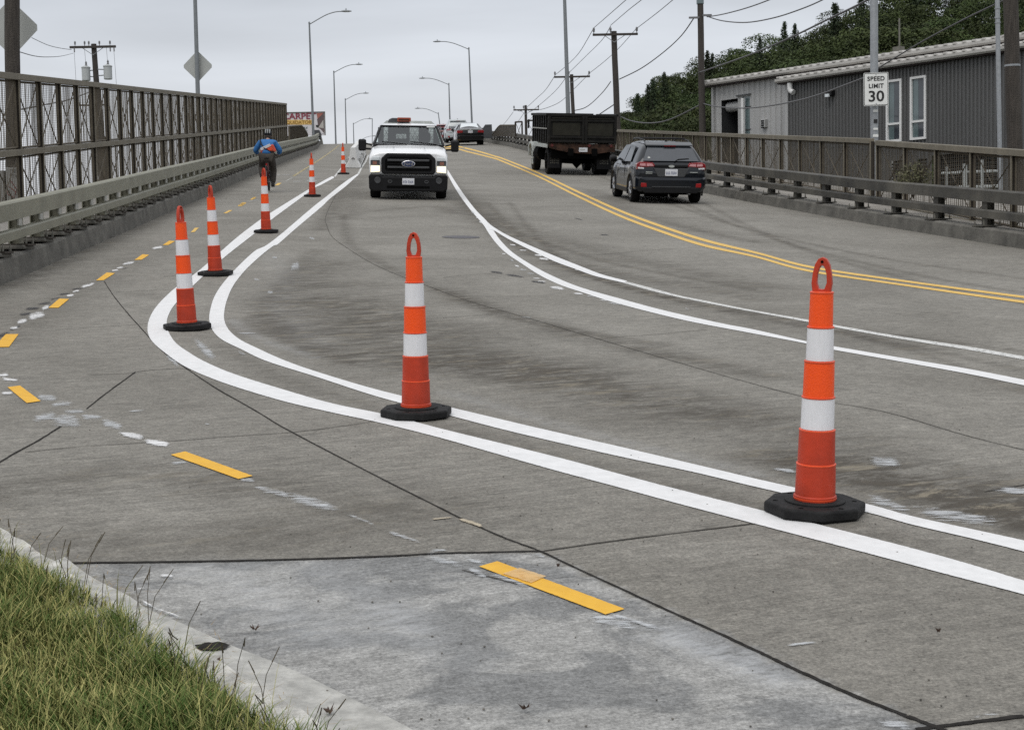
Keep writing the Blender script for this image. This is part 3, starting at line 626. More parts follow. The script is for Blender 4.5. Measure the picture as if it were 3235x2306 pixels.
pr = sweep('pavement', ysR, XR, [(.29, .235), (4.6, .27), (4.65, -1.5)], M_['pave']); tag(pr, kind='structure')
q = MB(); q.poly([Vector((2600 * math.cos(a), 2600 * math.sin(a), -1.2)) for a in np.linspace(0, 2 * math.pi, 48, endpoint=False)])
tag(obj('ground', q, M_['earth']), kind='structure')
# light kerb and gutter at the lawn
kt = .10
k_out = [G(x, y, kt) for x, y in Z7([(-260, 360), (-120, 470), (0, 590), (150, 680), (320, 790), (480, 900), (700, 1035), (900, 1150), (1150, 1290), (1350, 1420), (1500, 1500), (1650, 1610)]) + [(1130, 2370), (1300, 2460)]]
k_in = [G(x, y, kt + .01) for x, y in Z7([(-300, 430), (-150, 560), (0, 680), (100, 715), (250, 810), (400, 890), (590, 975), (720, 1100), (900, 1245), (1060, 1345), (1230, 1470), (1330, 1560)]) + [(990, 2370), (1120, 2460)]]
q = MB(); A, B = spl(k_out, 4), spl(k_in, 4); n_ = len(A)
wob = [rnd.uniform(-.004, .004) for _ in A]
fo = [Vector((p.x + .02, p.y + .02, float(zr(p.x, p.y)) - .05)) for p in A]; A = [p + Vector((w, w, w * .4)) for p, w in zip(A, wob)]
B2 = [p + Vector((-.12, -.10, -.03)) for p in B]
q.strip(fo, A).strip([p + Vector((0, 0, 0)) for p in A], [p + Vector((0, 0, rnd.uniform(-.004, .004))) for p in B2])
ck = obj('kerb', q, M_['kerblight'], smooth=False); tag(ck, kind='structure')
gi = spl(gut_in, 4); go = [Vector((p.x, p.y, 0)) for p in spl(k_out[3:] + [k_out[-1]], 4)]
def resamp(Lp, k):
    d = [0]
    for a, b in zip(Lp[:-1], Lp[1:]): d.append(d[-1] + (b - a).length)
    return [Vector([np.interp(t, d, [c[i] for c in Lp]) for i in range(3)]) for t in np.linspace(0, d[-1], k)]
q = MB(); q.strip(lay(resamp(gi, 60), .004), lay(resamp(go, 60), .005)); tag(obj('gutter', q, M_['gutter'], flip=False), kind='structure')
lb = resamp(B, 80)
def lawn_z(x, y): return zr(x, y) + .085 + .018 * np.sin(x * 4.1 + y * 1.3) * np.cos(y * 3.7)
q = MB(); cols = []
for t in (0, .05, .1, .2, .3, .45, .6, .8, 1.0):
    cols.append([Vector((p.x - 3.2 * t, p.y - 1.6 * t, lawn_z(p.x - 3.2 * t, p.y - 1.6 * t) - (.03 if t == 0 else 0))) for p in lb])
for a, b in zip(cols[:-1], cols[1:]): q.strip(a, b)
tag(obj('lawn', q, M_['soil'], smooth=True), kind='structure')

# ------------------------------------------------------------------ channelizer posts
def cone_proto():
    t = thing('channelizer_cone', 'x', 'traffic cone', 'channelizer cones along the buffer lines')
    q = MB(); a = math.pi / 8
    def octa(r, z): return [Vector((r * math.cos(a + k * math.pi / 4), r * math.sin(a + k * math.pi / 4), z)) for k in range(8)]
    q.loft([octa(.205, .0), octa(.213, .006), octa(.213, .040), octa(.205, .048)])
    obj('base', q, M_['rubber'], t, bevel=.004)
    obj('base_ring', MB().lathe([(.126, .044), (.126, .054), (.120, .058), (.095, .058)], 32), M_['rubber'], t, smooth=True)
    for k in range(6):
        b = a + k * math.pi / 3; obj('base_slot', MB().box((.165 * math.cos(b), .165 * math.sin(b), .0485), (.018, .010, .002)), M_['dark'], t)
    obj('tube', MB().lathe([(.089, .055), (.089, .074), (.084, .078), (.081, .208)], 32), M_['red'], t, smooth=True)
    obj('tube', MB().lathe([(.0775, .206), (.0745, .352)], 32), M_['red'], t, smooth=True)
    for z, r in ((.066, .0895), (.209, .0825), (.353, .0752), (.491, .0692), (.640, .0635), (.783, .0560), (.926, .0490)):
        obj('rim', MB().lathe([(r - .006, z - .006), (r, z - .004), (r + .0005, z + .001), (r - .004, z + .004), (r - .012, z + .004)], 32), M_['rim'], t, smooth=True)
    for z0, z1, r0, r1, m in ((.358, .486, .0690, .0672, 'reflect'), (.495, .635, .0645, .0618, 'orange'), (.645, .778, .0568, .0542, 'reflect'), (.787, .922, .0498, .0472, 'orange')):
        obj('reflective_band', MB().lathe([(r0, z0), (r1, z1)], 32), M_[m], t, smooth=True)
    ho = [(0, .922), (.036, .922), (.042, .962), (.038, 1.005), (.030, 1.040), (.017, 1.063), (0, 1.071)]; hi_ = [(0, .938), (.012, .940), (.021, .966), (.019, 1.0), (.013, 1.022), (.007, 1.034), (0, 1.037)]
    out = ho + [(-x, z) for x, z in ho[-2:0:-1]]; inn = hi_ + [(-x, z) for x, z in hi_[-2:0:-1]]
    obj('loop_hole', MB().lathe([(.006, -.0165), (.006, .0165)], 10, (0, 0, 1.052), 'Y'), M_['dark'], t)
    q = MB(); n = len(out)
    for y in (-.013, .013): q.v += [(x, y, z) for x, z in out] + [(x, y, z) for x, z in inn]
    for k in range(n):
        j = (k + 1) % n
        q.f += [(k, j, n + j, n + k), (2 * n + k, 3 * n + k, 3 * n + j, 2 * n + j), (k, 2 * n + k, 2 * n + j, j), (n + k, n + j, 3 * n + j, 3 * n + k)]
    obj('handle', q, M_['red'], t, smooth=True, bevel=.002)
    return t
cone0 = cone_proto()
CL = ['nearest orange and white channelizer cone, on the right beside the lane lines', 'orange and white channelizer cone standing alone in the middle foreground', 'orange and white channelizer cone where the white lines bend furthest left', 'orange and white channelizer cone just behind the bend of the white lines', 'orange and white channelizer cone in front of the cyclist', 'orange and white channelizer cone between the cyclist and the pickup', 'farthest orange and white channelizer cone, beside the end of the white barriers']
for k, (c, rz, ln) in enumerate(zip([(2573, 1620), (1315, 1315), (592, 1040), (681, 870), (841, 736), (987, 622), (1085, 551)], (.42, .12, -1.15, .9, .75, 1.2, 1.2), (.3, -.4, -2.0, -2.2, -1.6, -1.3, -1.2))):
    p = G(*c); M = on_road(p.x, p.y, (math.sin(rz), math.cos(rz)), 1.0, math.radians(ln), .004)
    o = cone0 if k == 0 else dup(cone0)
    o.matrix_world = M; o['label'] = CL[k]

# ------------------------------------------------------------------ tall mesh fence on the left
def meshfence(name, label, base, step, n0, n1, levels, group=None, wires=True, depth=.075, face='olive', skipbrace=()):
    """posts along base + i*step; levels = heights of the rails; X braced panels with a horizontal wire mesh"""
    t = thing(name, label, 'fence', group, loc=base); st = Vector(step); u = Vector((st.x, st.y, 0)).normalized(); nrm = Vector((-u.y, u.x, 0))
    if nrm.x > 0 and base[0] < 0 or nrm.x < 0 and base[0] > 0: nrm = -nrm          # away from the road
    top, bot = levels[-1], levels[0]
    for j, z in enumerate(levels):
        h = .11 if j else .09; q = MB()
        for a, b, wd in ((0, .05, h), ):
            A = st * n0 + Vector((0, 0, z)); B = st * n1 + Vector((0, 0, z))
            q.loft([[A - nrm * .03 + Vector((0, 0, -wd / 2)), A + nrm * .10 + Vector((0, 0, -wd / 2)), A + nrm * .10 + Vector((0, 0, wd / 2)), A - nrm * .03 + Vector((0, 0, wd / 2))],
                    [B - nrm * .03 + Vector((0, 0, -wd / 2)), B + nrm * .10 + Vector((0, 0, -wd / 2)), B + nrm * .10 + Vector((0, 0, wd / 2)), B - nrm * .03 + Vector((0, 0, wd / 2))]])
        obj('top_rail' if j == len(levels) - 1 else 'bottom_rail' if j == 0 else 'middle_rail', q, M_[face], t, bevel=.006)
    # post: light front flange, dark web
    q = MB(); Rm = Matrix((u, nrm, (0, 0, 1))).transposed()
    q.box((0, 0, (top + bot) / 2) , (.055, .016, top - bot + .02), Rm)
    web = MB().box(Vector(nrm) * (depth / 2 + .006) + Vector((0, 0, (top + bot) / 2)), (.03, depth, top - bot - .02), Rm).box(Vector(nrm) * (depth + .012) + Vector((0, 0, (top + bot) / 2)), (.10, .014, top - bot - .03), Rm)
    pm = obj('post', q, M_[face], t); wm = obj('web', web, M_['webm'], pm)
    fr = {}; br = {}
    for lv in range(len(levels) - 1):
        z0, z1 = levels[lv] + .05, levels[lv + 1] - .055; q = MB()
        o = nrm * .06; e0, e1 = u * .055, st - u * .055
        cs = [e0 + o + Vector((0, 0, z0 + .03)), e1 + o + Vector((0, 0, z0 + .03)), e1 + o + Vector((0, 0, z1 - .03)), e0 + o + Vector((0, 0, z1 - .03))]
        for a, b in zip(cs, cs[1:] + cs[:1]): q.tube([a, b], .019, 4)
        fr[lv] = (q, cs)
        br[lv] = [MB().tube([cs[0], cs[2]], .0125, 4), MB().tube([cs[1] + nrm * .03, cs[3] + nrm * .03], .0125, 4)]
    fm = {lv: obj('panel_frame', fr[lv][0], M_['brown'], t) for lv in fr}
    bm_ = {lv: [obj('brace', b, M_['brown'], t) for b in br[lv]] for lv in br}
    first = True
    for i in range(n0, n1 + 1):
        v = st * i
        if first: pm.location = v
        else:
            c = pm.copy(); COL.objects.link(c); c.location = v; w = wm.copy(); COL.objects.link(w); w.parent = c
        if i < n1:
            for lv in fm:
                for o in [fm[lv]] + bm_[lv]:
                    if first: o.location = v
                    else: c = o.copy(); COL.objects.link(c); c.location = v
        first = False
    if wires:
        for lv in range(len(levels) - 1):
            z0, z1 = levels[lv] + .06, levels[lv + 1] - .06; q = MB(); z = z0
            while z < z1:
                A = st * n0 + nrm * .075 + Vector((0, 0, z)); q.tube([A, A + st * (n1 - n0)], .0028, 3, False); z += .034
            w = obj('wire_mesh', q, M_['brown'], t); w['kind'] = 'stuff'
            q = MB(); k = 0.0; Ls = st.length * (n1 - n0)
            while k < Ls:
                A = st * (n0 + k / st.length); dd = .0125 * (.6 + .8 * rnd.random()); q.add([A + nrm * .07 + Vector((0, 0, z0)), A + nrm * (.07 + dd) + Vector((0, 0, z0)), A + nrm * (.07 + dd) + Vector((0, 0, z1)), A + nrm * .07 + Vector((0, 0, z1))], [(0, 1, 2, 3)]); k += .10 * (.7 + .6 * rnd.random())
            w = obj('wire_mesh', q, M_['brown'], t); w['kind'] = 'stuff'
    return t
fb = P(0, 700, 24.8); ft = P(0, 235, 24.8); fe = P(909, 455, 92.5)
nst = 41; stp = (fe - fb) / nst
fb2 = fb - Vector((.0, 0, .0))
HF = ft.z - fb.z
meshfence('mesh_fence', 'tall khaki steel mesh fence with X braces along the left pavement', fb2, stp, -5, nst, [.0, HF * .455, HF])
# lower fence with a sloping end beyond it
def slope_fence(name, label, a, b, h0, h1):
    t = thing(name, label, 'fence', None, loc=a); d = Vector(b) - Vector(a); u = d.normalized(); n = 26; q = MB(); r = []
    for i in range(n + 1):
        f = i / n; h = h1 if f < .62 else h1 + (h0 - h1) * ((f - .62) / .38) ** 1.3; r.append(d * f + Vector((0, 0, h)))
        o = obj('post', MB().box(d * f + Vector((0, 0, h / 2)), (.09, .05, h)), M_['brown'], t)
    obj('top_rail', MB().tube(r, .05, 6), M_['brown'], t)
    q = MB()
    for i in range(n): q.slab([d * i / n, d * (i + 1) / n, r[i + 1], r[i]], (-u.y, u.x, 0), .02)
    w = obj('mesh_panel', q, M_['trim'], t)
    return t
slope_fence('parapet_fence', 'dark fence with a sloping end beyond the tall left fence', P(914, 452, 94), P(972, 437, 118), .3, 1.02)

slope_fence('parapet_fence', 'dark fence with a sloping end behind the guardrail, left of the dump truck', P(1628, 434, 92), P(1556, 430, 104), .05, .72)
a_, b_ = P(1522, 420, 106), P(1554, 420, 106)
tag(obj('fence_end_panel', MB().extr([(a_.x, a_.z - .4), (a_.x, a_.z + .22), (a_.x + .25, a_.z + .56), (b_.x, b_.z + .58), (b_.x + .04, b_.z - .4)], 106, 106.12), M_['trim']), 'small dark fence end panel right of the black saloon', 'fence')
t = thing('mesh_fence', 'pair of tall X braced fence frames just left of the dump truck', 'fence', loc=P(1629, 440, 91))
for k in range(2):
    e0, e1 = P(1629 + 21 * k + 14 * (k > 0), 440, 91 - 2 * k) - t.location, P(1629 + 21 * (k + 1) + 14 * k * 2, 440, 89 - 2 * k) - t.location; hh_ = 1.02 + .06 * k
    f = MB(); up = Vector((0, 0, hh_))
    for a, b in ((e0, e0 + up), (e1, e1 + up), (e0 + up, e1 + up), (e0 + Vector((0, 0, .1)), e1 + Vector((0, 0, .1)))): f.tube([a, b], .05, 4)
    fo_ = obj('frame', f, M_['webm'], t); obj('brace', MB().tube([e0, e1 + up], .016, 4), M_['webm'], fo_); obj('brace', MB().tube([e1, e0 + up], .016, 4), M_['webm'], fo_)

# ------------------------------------------------------------------ guardrails
def guardrail(name, label, edge, sgn, ys, post_ys, set_, railm, postm, zb, beams, plate=True, pw=.20):
    t = thing(name, label, 'guardrail', loc=(0, 0, 0))
    for nm, z0, z1, d in beams:
        o = sweep(nm, ys, edge, [(set_, z0), (set_, z1), (set_ + .02, z1 + .02), (set_ + d, z1 + .02), (set_ + d, z0), (set_, z0)], railm, t, sgn)
    pm = None
    for k, y in enumerate(post_ys):
        x = float(edge(y)); e = .5; ang = math.atan2(float(edge(y + e)) - float(edge(y - e)), 2 * e)
        M = Matrix.Translation((x + sgn * (set_ + .12), y, float(zr(x, y)) + zb)) @ Matrix.Rotation(-ang, 4, 'Z')
        if pm is None:
            zt = beams[-1][2] - zb; q = MB()
            q.box((-sgn * .045, 0, zt / 2), (.012, pw, zt)).box((sgn * .075, 0, zt / 2), (.012, pw, zt)).box((sgn * .015, 0, zt / 2), (.11, .012, zt))
            pm = obj('post', q, postm, t)
            q = MB().box((0, 0, -.004), (.34, .42, .022)); bp = obj('base_plate', q, M_['webm'] if plate else postm, pm)
            q = MB()
            for a in (-.14, .14):
                for b in (-.17, .17): q.lathe([(.014, .0), (.014, .05), (.008, .055), (.008, .09)], 6, (a, b, .006))
            bo = obj('anchor_bolts', q, M_['tarn'], pm); bo['kind'] = 'stuff'
            ex = []
            if plate:
                g0 = beams[0][2] - zb + .022; g1 = beams[1][1] - zb - .002
                ex.append(obj('spacer_plate', MB().box((-sgn * .10, -.27, (g0 + g1) / 2), (.02, .16, g1 - g0 - .004)), M_['plate'], pm))
                ex.append(obj('pedestal', MB().box((sgn * .06, 0, -.035), (.40, .56, .05)), M_['concrete'], pm, bevel=.015))
            kids = [bp, bo] + ex; pm.matrix_local = M
        else:
            c = pm.copy(); COL.objects.link(c); c.matrix_local = M
            for kd in kids: z = kd.copy(); COL.objects.link(z); z.parent = c
    return t
ys1 = list(np.arange(11, 112, 1.1)) + list(np.arange(112, 170, 2.0))
guardrail('guardrail', 'khaki two beam guardrail on the left kerb', XL, -1, ys1, list(np.arange(11.5, 112, 1.12)), .06, M_['rail'], M_['rail'], .33, [('lower_rail', .43, .53, .10), ('top_rail', .665, .86, .14)])
gr = guardrail('guardrail', 'dark worn two beam guardrail on the right kerb', XR, 1, list(np.arange(13, 120, 1.2)), list(np.arange(13.3, 110, 1.95)), .08, M_['black'], M_['black'], .262, [('lower_rail', .40, .52, .10), ('top_rail', .665, .85, .15)], plate=False)

# ------------------------------------------------------------------ lower mesh fences on the right
ra, rb = P(2749, 446, 33.4), P(2210, 424, 51.5)
stp = (ra - rb) / 9.4; HR = 1.30
meshfence('mesh_fence', 'low brown mesh fence running from the speed limit sign back behind the dump truck', ra - Vector((0, 0, HR)), -stp, 0, 26, [.0, HR], depth=.07)
rc, rd = P(2768, 452, 32.6), P(3195, 482, 24.8)
stp2 = (rd - rc) / 4
meshfence('mesh_fence', 'low brown mesh fence at the right edge, nearer than the speed limit sign', rc - Vector((0, 0, HR)), stp2, 0, 6, [.0, HR], depth=.07)

# ------------------------------------------------------------------ vehicles
def text_mesh(txt, size, ext=.002, space=1.0, bold=0):
    c = bpy.data.curves.new('lettering', 'FONT'); c.body = txt; c.size = size; c.extrude = ext; c.align_x = 'CENTER'; c.align_y = 'CENTER'; c.space_character = space
    c.offset = bold; c.resolution_u = 3
    o = bpy.data.objects.new('lettering', c); COL.objects.link(o); dg = bpy.context.evaluated_depsgraph_get(); dg.update()
    me = bpy.data.meshes.new_from_object(o.evaluated_get(dg)); bpy.data.objects.remove(o); return me
def text(name, txt, size, m, parent, loc, rot=(math.pi / 2, 0, 0), ext=.002, space=1.0, bold=0, sx=1):
    me = text_mesh(txt, size, ext, space, bold); me.materials.clear()
    o = link(name, me, m, parent, loc=loc); o.rotation_euler = rot; o.scale = (sx, 1, 1); return o
def wheel(parent, x, y, r, w, spokes=5, rimmat='alloy', dual=False):
    sx = 1 if x > 0 else -1
    prof = [(r * .62, -w / 2), (r * .93, -w / 2), (r, -w * .36), (r, w * .36), (r * .93, w / 2), (r * .62, w / 2)]
    t = obj('wheel', MB().lathe(prof, 28, (x, y, r), 'X'), M_['tyre'], parent, smooth=True)
    q = MB().lathe([(r * .64, -.01), (r * .64, .012), (r * .56, .012), (r * .54, -.01)], 24, (x + sx * w * .46, y, r), 'X')
    for k in range(spokes):
        a = 2 * math.pi * k / spokes
        q.tube([(x + sx * (w * .46 + .01), y, r), (x + sx * (w * .46 + .004), y + math.cos(a) * r * .58, r + math.sin(a) * r * .58)], r * .085, 5)
    q.lathe([(.055, 0), (.05, .03)], 10, (x + sx * w * .46, y, r), 'X')
    obj('rim', q, M_[rimmat], t, smooth=True)
    obj('brake', MB().lathe([(r * .6, -.02), (r * .6, .0)], 20, (x + sx * w * .40, y, r), 'X'), M_['dark'], t)
    return t
def hring(y, pts):
    """closed ring from a half profile (x,z) running from the bottom centre to the top centre"""
    return [Vector((x, y, z)) for x, z in pts] + [Vector((-x, y, z)) for x, z in reversed(pts[1:-1])]
def carbody(parent, secs, m, name='body', sub=2, wheels=(-1.40, 1.27), r=.335):
    """secs: (y, half width low, z bottom, belt z, half width belt, half width roof, roof z)"""
    A = np.array(secs); ys_ = set(A[:, 0].tolist()); ar = {}
    for w in wheels:
        ys_ = {y for y in ys_ if abs(y - w) > r + .09}
        for d, z in ((-r - .075, None), (-r - .045, .22), (-r * .80, r * 1.62), (-r * .42, r * 2.06), (0, r * 2.16), (r * .42, r * 2.06), (r * .80, r * 1.62), (r + .045, .22), (r + .075, None)):
            ys_.add(w + d); ar[w + d] = z
    rings = []
    for y in sorted(ys_):
        wl, zb, zbelt, wb, wr, zt = [float(np.interp(y, A[:, 0], A[:, k])) for k in range(1, 7)]
        if ar.get(y): zb = max(zb, ar[y])
        g = zt - zbelt
        rings.append(hring(y, [(0, zb), (wl - .06, zb), (wl + .012, zb + .02), (wl + .018, zb + .06 + (zbelt - zb) * .12), (wb + .020, zb + (zbelt - zb) * .62), (wb, zbelt), (wr + (wb - wr) * .42, zbelt + g * .55), (wr, zt - min(.05, g * .2)), (wr - .12, zt), (0, zt + .012)]))
    return obj(name, MB().loft(rings), m, parent, sub=sub)
def plate(parent, loc, rot, txt, w=.30, h=.15):
    p = obj('number_plate', MB().box((0, 0, 0), (w, .012, h)), M_['numplate'], parent, bevel=.006); p.location = loc; p.rotation_euler = (rot[0], 0, rot[1])
    q = MB(); r_ = random.Random(txt)
    for k in range(7):
        x = (k - 3) * w * .115 + (w * .03 if k > 2 else -w * .03); a = r_.choice((0, 1, 2))
        q.box((x - w * .028, -.0075, -.01), (w * .02, .003, h * .42)).box((x + (w * .028 if a else 0), -.0075, -.01), (w * .02, .003, h * (.42 if a == 1 else .24))).box((x, -.0075, -.01 + h * r_.choice((-.17, 0, .17))), (w * .06, .003, h * .08))
    obj('plate_characters', q, M_['plateink'], p)['kind'] = 'stuff'
    return p
def mirrorx(f):
    for s in (-1, 1): f(s)

def hatch_suv(name, label, paintm, group=None, roofbars=True, tall=1.0, detail=True):
    """small crossover, rear at -y"""
    t = thing(name, label, 'car', group)
    k = tall
    secs = [(-2.235, .70, .50, .72, .74, .66, .80), (-2.19, .86, .36, .86, .86, .74, .96), (-2.10, .885, .33, .98, .885, .76, 1.10), (-1.93, .895, .31, 1.01, .895, .72, 1.30 * k), (-1.72, .90, .30, 1.02, .895, .665, 1.475 * k), (-1.45, .90, .30, 1.02, .895, .655, 1.525 * k),
            (-.7, .895, .28, 1.00, .885, .65, 1.56 * k), (.1, .895, .28, .99, .885, .645, 1.555 * k), (.42, .895, .28, .985, .885, .64, 1.51 * k), (.80, .895, .28, .98, .88, .66, 1.28), (1.22, .90, .28, .965, .875, .72, 1.03), (1.45, .90, .30, .93, .87, .74, 1.0), (1.95, .88, .30, .82, .84, .70, .92), (2.14, .80, .34, .70, .74, .60, .80), (2.22, .66, .42, .62, .62, .5, .68)]
    carbody(t, secs, paintm)
    def sidewin(s):
        def wx(f): return .905 - (.905 - .662) * f ** 1.15
        def col(y, z, zb, zt): return Vector((s * (wx((z - 1.0) / .55) + .010), y, z))
        for a, b, c, d, e, f in ((-1.42, 1.04, -.50, 1.02, -.52, 1.46), (-.42, 1.02, .86, 1.03, .30, 1.43)):
            pts = [(a, b), (c, d), (e, f), (a + .28 if a < -1 else a + .02, 1.43 if a < -1 else 1.46)]
            q = MB().slab([col(y, z * (k if z > 1.2 else 1), 0, 0) for y, z in pts], (s, 0, .45), .008)
            obj('side_window', q, M_['darkglass'], t)
    mirrorx(sidewin)
    # rear window, spoiler
    rw = [(-.72, 1.07), (.72, 1.07), (.565, 1.425 * k), (-.565, 1.425 * k)]
    def ry(z): return -2.135 + (z - 1.05) * .80 + .0
    obj('rear_window', MB().slab([Vector((x, ry(z) - .03, z)) for x, z in rw], (0, -1, .75), .012), M_['rearglass'], t, bevel=.01)
    obj('spoiler', MB().loft([[Vector((x, y, z * 1.0)) for y, z in ((-1.92, 1.445 * k), (-1.90, 1.475 * k), (-1.60, 1.555 * k), (-1.60, 1.50 * k))] for x in (-.60, .60)]), paintm, t, bevel=.02)
    obj('high_brake_light', MB().box((0, -1.925, 1.452 * k), (.30, .02, .018)), M_['lens'], t)
    obj('wiper', MB().tube([(.10, -2.165, 1.07), (.18, -2.135, 1.12), (.46, -2.115, 1.14)], .014, 5), M_['blackp'], t)
    obj('sticker', MB().lathe([(.035, -.006), (.035, 0)], 16, (-.56, -2.10, 1.15), 'Y'), M_['signw'], t)
    # tail lights: dark red body with pale centre
    def lamp(s):
        o = obj('tail_light', MB().extr([(s * .40, .93), (s * .46, 1.035), (s * .80, 1.055), (s * .885, 1.0), (s * .885, .86), (s * .76, .865), (s * .70, .915)], -2.205, -1.98), M_['lens'], t, bevel=.015)
        obj('lens', MB().extr([(s * .455, .95), (s * .49, 1.01), (s * .635, 1.012), (s * .635, .945)], -2.217, -2.19), M_['lensbright'], o)
        obj('lens', MB().extr([(s * .66, .945), (s * .66, 1.012), (s * .80, 1.02), (s * .81, .955)], -2.217, -2.19), M_['lensbright'], o)
        obj('lens', MB().extr([(s * .70, .875), (s * .70, .91), (s * .85, .92), (s * .86, .88)], -2.217, -2.16), M_['clear'], o)
        obj('rear_reflector', MB().box((s * .70, -2.262, .475), (.15, .03, .11)), M_['fog'], t, bevel=.02)
        arch = []
        for yw in (-1.40, 1.27):
            a = MB(); path = [(s * .908, yw + .40 * math.cos(b), .335 + .40 * math.sin(b)) for b in np.linspace(-.35, math.pi + .35, 16)]
            a.tube(path, .022, 6); obj('wheel_arch', a, M_['blackp'], t, smooth=True)
            obj('wheel_well', MB().box((s * .60, yw, .50), (.12, .80, .50)), M_['dark'], t)
            wheel(t, s * .79, yw, .335, .225)
        obj('sill', MB().box((s * .885, -.06, .30), (.06, 1.9, .13)), M_['blackp'], t, bevel=.02)
        o = obj('mirror', MB().lathe([(.03, -.10), (.085, -.08), (.10, 0), (.07, .09)], 14, (s * 1.02, .72, 1.06), 'X'), M_['blackp'], t, smooth=True)
        obj('door_handle', MB().box((s * .915, -.28, .93), (.02, .20, .03)), paintm, t, bevel=.008)
        obj('door_handle', MB().box((s * .912, .62, .92), (.02, .20, .03)), paintm, t, bevel=.008)
        obj('door_seam', MB().box((s * .906, -.47, .72), (.006, .012, .55)), M_['dark'], t)
        obj('door_seam', MB().box((s * .906, .62, .70), (.006, .012, .5)), M_['dark'], t)
        if roofbars:
            obj('roof_rail', MB().tube([(s * .56, -1.62, 1.50 * k), (s * .575, -1.42, 1.585 * k), (s * .58, -.6, 1.625 * k), (s * .575, .1, 1.61 * k), (s * .55, .35, 1.55 * k)], .022, 6), M_['blackp'], t, smooth=True)
    mirrorx(lamp)
    # bumper, number plate recess, tailgate trim
    obj('rear_bumper', MB().loft([hring(y, [(0, a), (w - .10, a), (w, a + .12), (w, b), (w - .02, b + .03), (w - .12, b + .04), (0, b + .04)]) for y, w, a, b in ((-2.275, .66, .40, .56), (-2.26, .84, .33, .62), (-2.16, .905, .30, .66), (-1.86, .915, .30, .62))]), M_['navy'] if paintm is M_['navy'] else paintm, t, bevel=.02)
    obj('bumper_guard', MB().loft([hring(y, [(0, .27), (.66, .27), (.74, .33), (.72, .42), (0, .42)]) for y in (-2.285, -2.10)]), M_['blackp'], t, bevel=.02)
    obj('bumper_strip', MB().box((0, -2.292, .435), (1.0, .012, .02)), M_['trim'], t)
    obj('plate_recess', MB().extr([(-.46, .90), (.46, .90), (.34, .68), (-.34, .68)], -2.245, -2.18), M_['trim'], t, bevel=.01)
    obj('tailgate_trim', MB().box((0, -2.222, .95), (.86, .04, .06)), M_['blackp'], t, bevel=.012)
    plate(t, (0, -2.255, .79), (0, 0), 'BSV2146', .32, .17)
    obj('emblem', MB().loft([[Vector((.075 * math.cos(a), y, .948 + .032 * math.sin(a))) for a in np.linspace(0, 2 * math.pi, 18, endpoint=False)] for y in (-2.252, -2.235)]), M_['silver'], t)
    obj('badge', MB().box((-.57, -2.235, .80), (.17, .008, .014)).box((-.57, -2.235, .765), (.17, .008, .014)), M_['silver'], t)['kind'] = 'stuff'
    obj('badge', MB().box((.58, -2.235, .80), (.20, .008, .018)), M_['silver'], t)
    obj('aerial', MB().extr([(-1.50, 1.52 * k), (-1.46, 1.60 * k), (-1.40, 1.60 * k), (-1.26, 1.53 * k)], -.02, .02, 'X'), M_['blackp'], t)
    obj('windscreen', MB().slab([(-.64, .98, 1.12), (.64, .98, 1.12), (.58, .50, 1.46 * k), (-.58, .50, 1.46 * k)], (0, .7, .7), .01), M_['darkglass'], t)
    obj('underbody', MB().box((0, 0, .30), (1.5, 3.9, .16)), M_['dark'], t)
    obj('exhaust', MB().tube([(.48, -2.0, .27), (.48, -2.22, .27)], .035, 10), M_['galv'], t)
    obj('silencer', MB().lathe([(.09, -.3), (.09, .3)], 12, (-.3, -1.85, .25), 'X'), M_['dark'], t)
    if roofbars:
        for y in (-1.0, -.1): obj('cross_bar', MB().tube([(-.57, y, 1.63 * k), (.57, y, 1.63 * k)], .018, 6), M_['blackp'], t)
    return t
